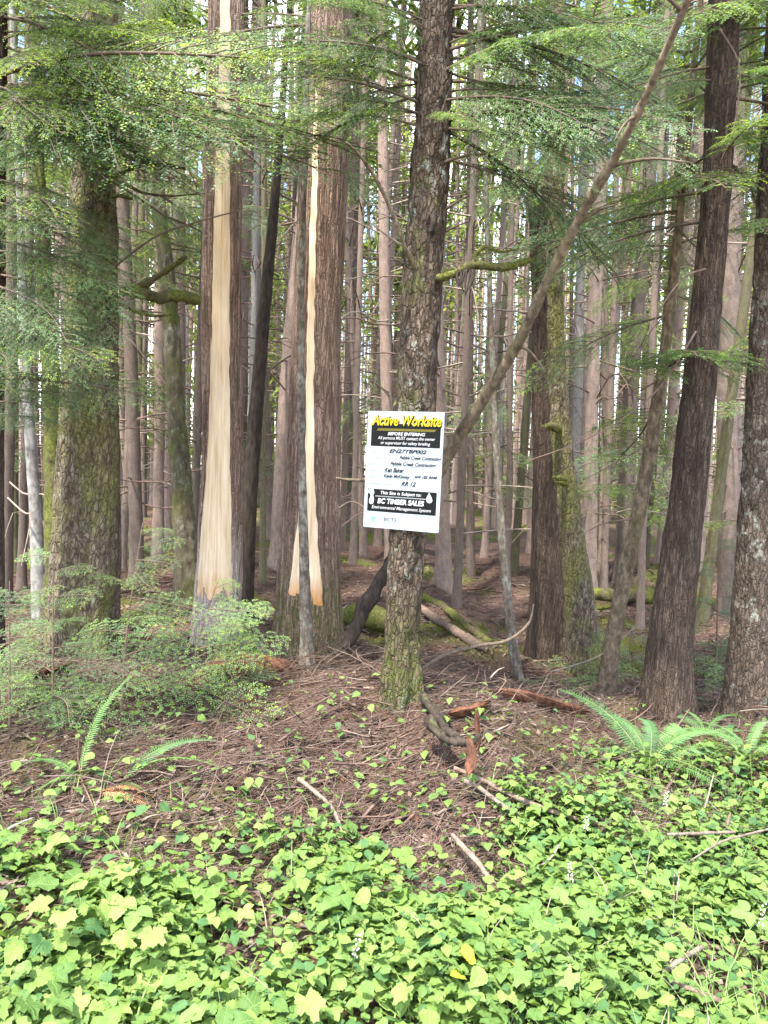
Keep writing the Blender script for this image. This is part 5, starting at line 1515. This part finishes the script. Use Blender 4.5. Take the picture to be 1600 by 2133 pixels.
# ------------------------------------------------------------------ leafy plants of the foreground
def leaf_geo(kind, seed):
    """(verts, tris, uv) of one leaf blade, base at the origin, 1 unit long along +Y"""
    rng = np.random.default_rng(seed)
    if kind == 'lobed':
        lob = [(0, 1.0), (48, .86), (-48, .86), (100, .62), (-100, .62)]
        pts = []
        for a in np.linspace(-150, 150, 37):
            r = 0.36
            for b_, h in lob:
                r = max(r, h * 0.62 * max(0, 1 - (abs(a - b_) / 58.0) ** 1.3))
            r *= 1 + (0.08 if int(round((a + 150) / 8.33)) % 2 else -0.07)
            pts.append((math.sin(R(a)) * r, 0.36 + math.cos(R(a)) * r))
        pts.append((0.0, 0.22))
        c = (0.0, 0.36)
    else:
        pts = []
        m = 12
        for sd in (1, -1):
            rng_ = range(m + 1) if sd == 1 else range(m - 1, 0, -1)
            for i in rng_:
                u = i / m
                w = 0.44 * math.sin(math.pi * u ** 0.62) ** 0.95 if kind == 'heart' else 0.40 * math.sin(math.pi * u ** 0.72) ** 0.85 if kind == 'ovate' else 0.36 * math.sin(math.pi * u ** 0.85)
                w *= 1 + (0.055 if i % 2 else -0.05) * (1 if kind in ('ovate', 'heart') else 0.3)
                pts.append((sd * w if 0 < i < m else 0.0, u))
        c = (0.0, 0.45)
    p = np.array(pts)
    k = len(p)
    inner = np.array(c) + (p - np.array(c)) * 0.55
    allp = np.vstack([p, inner, [c]])
    x, y = allp[:, 0], allp[:, 1]
    z = 0.22 * np.abs(x) - 0.35 * (y - 0.3) ** 2 * np.sign(y - 0.3).clip(0, 1) - 0.28 * x ** 2 + 0.04 * np.sin(9 * y + 4 * np.abs(x) + seed)
    z[:k] += rng.normal(0, 0.02, k)
    a = np.arange(k)
    tris = np.vstack([np.stack([a, (a + 1) % k, k + a], -1), np.stack([(a + 1) % k, k + (a + 1) % k, k + a], -1), np.stack([k + a, k + (a + 1) % k, np.full(k, 2 * k)], -1)])
    return np.stack([x, y, z], -1), tris, np.stack([x, y], -1)


def xf(v, scale, rot, loc):
    return (v * scale) @ np.array(rot).T + np.array(loc)


GEO = {k: [leaf_geo(k, s) for s in (1, 2, 3)] for k in ('lobed', 'ovate', 'oval', 'heart')}


def leaf_mesh(kind, i, mat, scale=1.0):
    mb = MB()
    if kind == 'tri':
        v, t, u = GEO['ovate'][i]
        for a, s, off in ((0, 1.0, 0.12), (68, 0.85, 0.0), (-68, 0.85, 0.0)):
            rot = Euler((0.1, 0, -R(a))).to_matrix()
            mb.add(xf(v, s * 0.62 * scale, rot, (0, 0.30 * scale + off * scale, 0)) + np.array([math.sin(R(a)) * 0.02, 0, 0]) * scale, tris=t, uv=u)
    else:
        v, t, u = GEO[kind][i]
        mb.add(v * scale, tris=t, uv=u)
    return mb.mesh('leaf', M[mat], smooth=True, with_uv=True)


LEAF = {}
for kind in ('lobed', 'tri', 'oval', 'heart'):
    for mat in ('leaf_lime', 'leaf_mid', 'leaf_dark'):
        LEAF[kind, mat] = [leaf_mesh(kind, i, mat) for i in range(3 if kind != 'tri' else 2)]
STEM = []
for s in range(3):
    mb = MB()
    tube(mb, smooth_path([(0, 0, -0.1), (0.03 * (s - 1), 0.02, 0.5), (0.05 * (s - 1), 0.05, 1.0)], 6), np.linspace(0.018, 0.010, 6), 4, 0, cap=False)
    STEM.append(mb.mesh('stem', M['stem']))
PET = []
for s in range(2):
    mb = MB()
    tube(mb, smooth_path([(0, 0, 0), (0, 0.5, 0.12 - 0.1 * s), (0, 1.0, 0.0)], 4), np.full(4, 0.022), 3, 0, cap=False)
    PET.append(mb.mesh('leafstalk', M['stem']))


def edge_py(px_):
    """upper edge of the leafy ground cover in the photo"""
    return np.interp(px_, [0, 150, 330, 450, 620, 730, 830, 900, 1000, 1120, 1250, 1400, 1600], [1735, 1790, 1750, 1700, 1730, 1760, 1810, 1690, 1640, 1590, 1580, 1560, 1500])


def cover(x, y):
    """leaf cover 0..1 at a spot of ground"""
    px_, py_ = to_px(x, y, height(x, y))
    e = edge_py(px_)
    c = sstep(e - 60, e + 190, py_ + 150 * (vn(np.asarray(x) * 3.1, np.asarray(y) * 3.1, 7.7) - 0.5))
    hole = vn(np.asarray(x) * 2.6 + 3, np.asarray(y) * 2.6, 4.4)
    c = c * (0.12 + 0.88 * sstep(0.32, 0.50, hole))
    c = c * (1 - 0.75 * sstep(170, 60, np.hypot((px_ - 900) * 1.0, (py_ - 1850) * 1.5)))
    return c


KIND = {'heart': ('violet', 'heart'), 'lobed': ('thimbleberry', 'lobed'), 'tri': ('bramble', 'three-part'), 'oval': ('bunchberry', 'oval')}
PLANTS = {'lobed': [], 'tri': [], 'oval': []}


def plant_proto(kind, mat, seed):
    rr = random.Random(seed)
    nm, w = {'heart': 'broad_leaf_plant', 'lobed': 'thimbleberry_plant', 'tri': 'bramble_plant', 'oval': 'bunchberry_plant'}[kind], None
    o = link(nm, None)
    h = {'heart': rr.uniform(0.06, 0.16), 'lobed': rr.uniform(0.10, 0.19), 'tri': rr.uniform(0.07, 0.15), 'oval': rr.uniform(0.05, 0.10)}[kind]
    link('stem', STEM[seed % 3], o, scale=(h * 0.16, h * 0.16, h))
    top = Vector((0.008 * (seed % 3 - 1), 0.008, h))
    n = {'heart': rr.choice([3, 4, 5]), 'lobed': rr.choice([3, 4, 5]), 'tri': rr.choice([3, 4]), 'oval': rr.choice([4, 5, 6])}[kind]
    for i in range(n):
        az = 360 * i / n + rr.uniform(-25, 25)
        u = 1.0 if kind == 'oval' else rr.uniform(0.55, 1.0)
        s = {'heart': rr.uniform(0.042, 0.085), 'lobed': rr.uniform(0.055, 0.10), 'tri': rr.uniform(0.06, 0.095), 'oval': rr.uniform(0.040, 0.062)}[kind]
        pl = {'heart': rr.uniform(0.02, 0.06), 'lobed': rr.uniform(0.03, 0.075), 'tri': rr.uniform(0.02, 0.05), 'oval': 0.004}[kind]
        a = R(az)
        base = top * u
        d = Vector((-math.sin(a), math.cos(a), 0))
        rise = rr.uniform(0.1, 0.5)
        if kind != 'oval':
            link('leafstalk', PET[i % 2], o, loc=base, rot=Euler((math.atan(rise), 0, a)), scale=(pl * 0.7, pl * math.hypot(1, rise), pl * 0.7))
        link('leaf', LEAF[kind, mat][rr.randrange(len(LEAF[kind, mat]))], o, loc=base + d * pl + Vector((0, 0, pl * rise)), rot=Euler((R(rr.uniform(-42, 18)), R(rr.uniform(-28, 28)), a)), scale=s)
    return o


MARKS = [(200, 1640, 'the left ferns'), (1400, 1620, 'the large right fern'), (985, 1850, 'the thick grey stick'), (1025, 1705, 'the pale broken stick'), (975, 2015, 'the yellow leaf cluster'),
         (735, 2080, 'the lowest white flower spike'), (1460, 1736, 'the straight level stick'), (1420, 2000, 'the short thick pale stick'), (665, 1715, 'the crooked grey stick'), (1312, 1858, 'the lone yellow-green leaf'),
         (1190, 1880, 'the faint middle flower spike'), (1575, 1990, 'the right-edge flower spike'), (1218, 1755, 'the spike by the level stick'), (900, 2045, 'the half-hidden stick'), (30, 1765, 'the whitish left-edge stick'),
         (0, 2133, 'the lower left corner'), (1600, 2133, 'the lower right corner'), (400, 2133, 'the bottom edge')]
NUM = {3: 'three', 4: 'four', 5: 'five', 6: 'six'}


def where_plant(px_, py_):
    q = min(MARKS, key=lambda m: math.hypot(m[0] - px_, m[1] - py_))
    dx, dy = px_ - q[0], py_ - q[1]
    d = math.hypot(dx, dy)
    side = ('right of' if dx > 0 else 'left of') if abs(dx) > abs(dy) else ('below' if dy > 0 else 'above')
    return f'{"close" if d < 95 else "nearby" if d < 190 else "well"} {side} {q[2]}'


def grow():
    rng = np.random.default_rng(9)
    protos = {}
    lk = {'leaf_lime': 'lime green', 'leaf_mid': 'mid green', 'leaf_dark': 'bluish green'}
    quota = {'lobed': 105, 'tri': 295, 'oval': 270, 'heart': 290}
    for kind in ('lobed', 'tri', 'oval', 'heart'):
        cnt_ = tries_ = 0
        while cnt_ < quota[kind] and tries_ < 20000:
            tries_ += 1
            # closer spots first: sample evenly over the picture's lower third
            px_, py_ = rng.uniform(-60, 1660), rng.uniform(1560, 2300)
            d = ray(px_, py_)
            Y = 2.6
            for _ in range(6):
                Y = Y + 0.6 * ((EYE.z - hz(d.x / d.y * Y, Y)) / (-d.z / d.y) - Y)
            if not 1.5 < Y < 5: continue
            x = d.x / d.y * Y
            c = float(cover(x, Y))
            zone = vn(x * 1.7 + 7, Y * 1.7, {'lobed': 1.0, 'tri': 5.0, 'oval': 9.0, 'heart': 13.0}[kind])
            if kind == 'lobed': c *= sstep(0.25, 0.6, zone) * (1.0 if px_ < 900 else 0.55)
            if kind == 'oval': c *= sstep(0.3, 0.6, zone) * (1.0 if px_ > 700 else 0.5)
            if rng.random() > c: continue
            shade = sstep(700, 1500, px_) * sstep(1950, 1650, py_) + 0.12  # plants in the right middle get the shade-toned leaf colour more often
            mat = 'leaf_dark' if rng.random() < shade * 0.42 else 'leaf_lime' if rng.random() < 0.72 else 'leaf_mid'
            v = int(rng.integers(4))
            if (kind, mat, v) not in protos:
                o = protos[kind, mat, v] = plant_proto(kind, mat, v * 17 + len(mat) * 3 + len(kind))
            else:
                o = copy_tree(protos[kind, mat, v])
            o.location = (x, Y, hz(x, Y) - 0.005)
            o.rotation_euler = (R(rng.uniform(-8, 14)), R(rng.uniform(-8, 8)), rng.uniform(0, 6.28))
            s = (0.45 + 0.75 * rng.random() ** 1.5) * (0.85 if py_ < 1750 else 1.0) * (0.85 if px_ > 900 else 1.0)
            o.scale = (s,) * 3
            nl = sum(c.name.split('.')[0] == 'leaf' for c in o.children)
            tag(o, f'{lk[mat]} {KIND[kind][1]}-leaved plant, {NUM[nl]} leaves, {where_plant(px_, py_ - 30)}', 'plant', {'lobed': 'plants with lobed leaves', 'tri': 'plants with three-part leaves', 'oval': 'plants with whorls of oval leaves', 'heart': 'plants with broad heart-shaped leaves'}[kind])
            cnt_ += 1


grow()


def small_cover():
    rng = np.random.default_rng(31)
    mb = MB()
    n = 0
    for kind, total, s0, s1, hmax in (('ovate', 10500, 0.018, 0.052, 0.11), ('heart', 3600, 0.02, 0.052, 0.13), ('oval', 4500, 0.014, 0.034, 0.07)):
        total = int(total * 1.45)
        px_, py_ = rng.uniform(-420, 2020, total * 3), rng.uniform(1430, 2280, total * 3)
        pts = []
        Y = np.full(len(px_), 2.6)
        D = np.stack([(px_ - 800) / FPX, -(py_ - 1066.5) / FPX, -np.ones_like(px_)], -1) @ np.array(CROT).T
        for _ in range(6):
            Y = Y + 0.6 * ((EYE.z - height(D[:, 0] / D[:, 1] * Y, Y)) / (-D[:, 2] / D[:, 1]) - Y)
        X = D[:, 0] / D[:, 1] * Y
        ok = (Y > 1.5) & (Y < 6) & (rng.random(len(X)) < cover(X, Y) * 0.9 + 0.05)
        X, Y = X[ok][:total], Y[ok][:total]
        Z = height(X, Y)
        for i in range(len(X)):
            g_ = GEO[kind][i % 3]
            # cheap blade: outline + centre only
            k = (len(g_[0]) - 1) // 2
            st = 2 if kind == 'lobed' else 1
            idx = np.arange(0, k, st)
            v = np.vstack([g_[0][idx], g_[0][2 * k]])
            u = np.vstack([g_[2][idx], g_[2][2 * k]])
            kk = len(idx)
            a = np.arange(kk)
            rot = Euler((rng.uniform(-.6, .35), rng.uniform(-.4, .4), rng.uniform(0, 6.28))).to_matrix()
            mb.add(xf(v, rng.uniform(s0, s1), rot, (X[i], Y[i], Z[i] + rng.uniform(0.01, hmax))), tris=np.stack([a, (a + 1) % kk, np.full(kk, kk)], -1), uv=u, mat=int(rng.choice(3, p=[.48, .37, .15])))
    tag(mb.build('ground_cover', [M['leaf_lime'], M['leaf_mid'], M['leaf_dark']], with_uv=True), kind='stuff')
    # grass blades and fine stems, thicker in the lower right
    n = 2600
    px_, py_ = rng.uniform(-40, 1640, n), rng.uniform(1650, 2260, n)
    keep = rng.random(n) < 0.15 + 0.85 * sstep(900, 1500, px_) * sstep(1700, 1950, py_)
    px_, py_ = px_[keep], py_[keep]
    mb = MB()
    for a_, b_ in zip(px_, py_):
        d = ray(a_, b_)
        Y = 2.6
        for _ in range(5):
            Y = Y + 0.6 * ((EYE.z - hz(d.x / d.y * Y, Y)) / (-d.z / d.y) - Y)
        p = np.array([d.x / d.y * Y, Y, hz(d.x / d.y * Y, Y)])
        az, L, w = rng.random() * 6.28, rng.uniform(0.06, 0.24), rng.uniform(0.0012, 0.0030)
        e = np.array([math.cos(az), math.sin(az), 0]); f = np.array([-e[1], e[0], 0])
        t = np.linspace(0, 1, 5)
        c = p + e * (L * 0.55 * t ** 2)[:, None] + np.array([0, 0, 1.0]) * (L * (t - 0.35 * t ** 2))[:, None]
        ww = w * (1 - t ** 2 * 0.9)
        V = np.stack([c - f * ww[:, None], c + f * ww[:, None]], 1).reshape(-1, 3)
        i = np.arange(4) * 2
        mb.add(V, quads=np.stack([i, i + 1, i + 3, i + 2], -1), mat=int(rng.random() < 0.3))
    tag(mb.build('grass', [M['leaf_mid'], M['deadtwig']]), kind='stuff')


small_cover()


# yellow leaves
for i, (px_, py_, s, lab) in enumerate([(972, 2000, .05, 'bright yellow leaf, upper left of the cluster in the lower centre leaves'), (990, 2008, .055, 'bright yellow leaf, upper right of the cluster in the lower centre leaves'), (968, 2035, .055, 'bright yellow leaf, lowest of the cluster in the lower centre leaves'), (1062, 2005, .05, 'yellow-green leaf to the right of the yellow cluster'), (1312, 1858, .05, 'round yellow-green leaf in the middle of the right leaves')]):
    g = G(px_, py_)
    mb = MB(); v, t, u = GEO['ovate'][i % 3]
    mb.add(xf(v, s, Euler((R(35), R(10 - 9 * i), R(60 * i))).to_matrix(), (0, 0, 0)), tris=t, uv=u)
    o = mb.build('yellow_leaf', M['leaf_yellow'], with_uv=True)
    o.location = P(px_, py_, g.y - 0.14)
    tag(o, lab, 'leaf', 'yellow leaves')


# white foamflower spikes
def foamflower(px_, py_, h, label, seed):
    rr = random.Random(seed)
    g = G(px_, py_ + 60)
    o = thing('foamflower', g, label, 'flower', 'white foamflower spikes')
    mb = MB()
    path = smooth_path([(0, 0, -0.02), (rr.uniform(-.01, .01), 0, h * .5), (rr.uniform(-.02, .02), 0, h)], 8)
    tube(mb, path, np.linspace(.0012, .0006, 8), 4, 0)
    mb.build('stem', M['stem'], o)
    mb = MB()
    for i in range(14):
        u = 0.70 + 0.30 * i / 14
        p = np.array([np.interp(u, np.linspace(0, 1, 8), path[:, q]) for q in range(3)])
        a = i * 2.4
        c = p + np.array([math.cos(a), math.sin(a), 0.2]) * 0.009 * (1.25 - u * .6)
        for q in range(5):
            b_ = q * 1.257
            e = np.array([math.cos(b_), 0.3 * math.sin(b_), math.sin(b_)]) * .0030
            f = np.array([-math.sin(b_), 0, math.cos(b_)]) * .0012
            mb.add([c, c + e * .6 - f, c + e, c + e * .6 + f], quads=[(0, 1, 2, 3)])
    mb.build('flower_cluster', M['white'], o, smooth=False)['kind'] = 'stuff'


foamflower(735, 2075, .26, 'white foamflower spike lowest in the photo, below centre', 1)
foamflower(1375, 1700, .22, 'white foamflower spike below the large right fern', 2)
foamflower(1218, 1755, .22, 'white foamflower spike left of the straight level stick', 3)
foamflower(1190, 1880, .22, 'faint white foamflower spike in the middle right leaves', 4)
foamflower(1575, 1990, .26, 'white foamflower spike near the right edge', 5)


# ------------------------------------------------------------------ tell same-labelled neighbours apart by their order in the photo
def order_labels():
    by = {}
    for o in scene.objects:
        if o.parent is None and o.get('label'):
            by.setdefault(o['label'], []).append(o)
    ordinal = {1: 'second', 2: 'third', 3: 'fourth', 4: 'fifth'}
    for lab, os_ in by.items():
        n = len(os_)
        if n < 2 or n > 6: continue
        os_.sort(key=lambda o: float(to_px(*o.location)[0]))
        for i, o in enumerate(os_):
            new = f'leftmost {lab}' if i == 0 else f'rightmost {lab}' if i == n - 1 else f'middle {lab}' if n == 3 else f'{lab}, {ordinal[i]} from left'
            if len(new.replace('-', ' ').split()) <= 19 and len(new.split()) <= 16: o['label'] = new


order_labels()
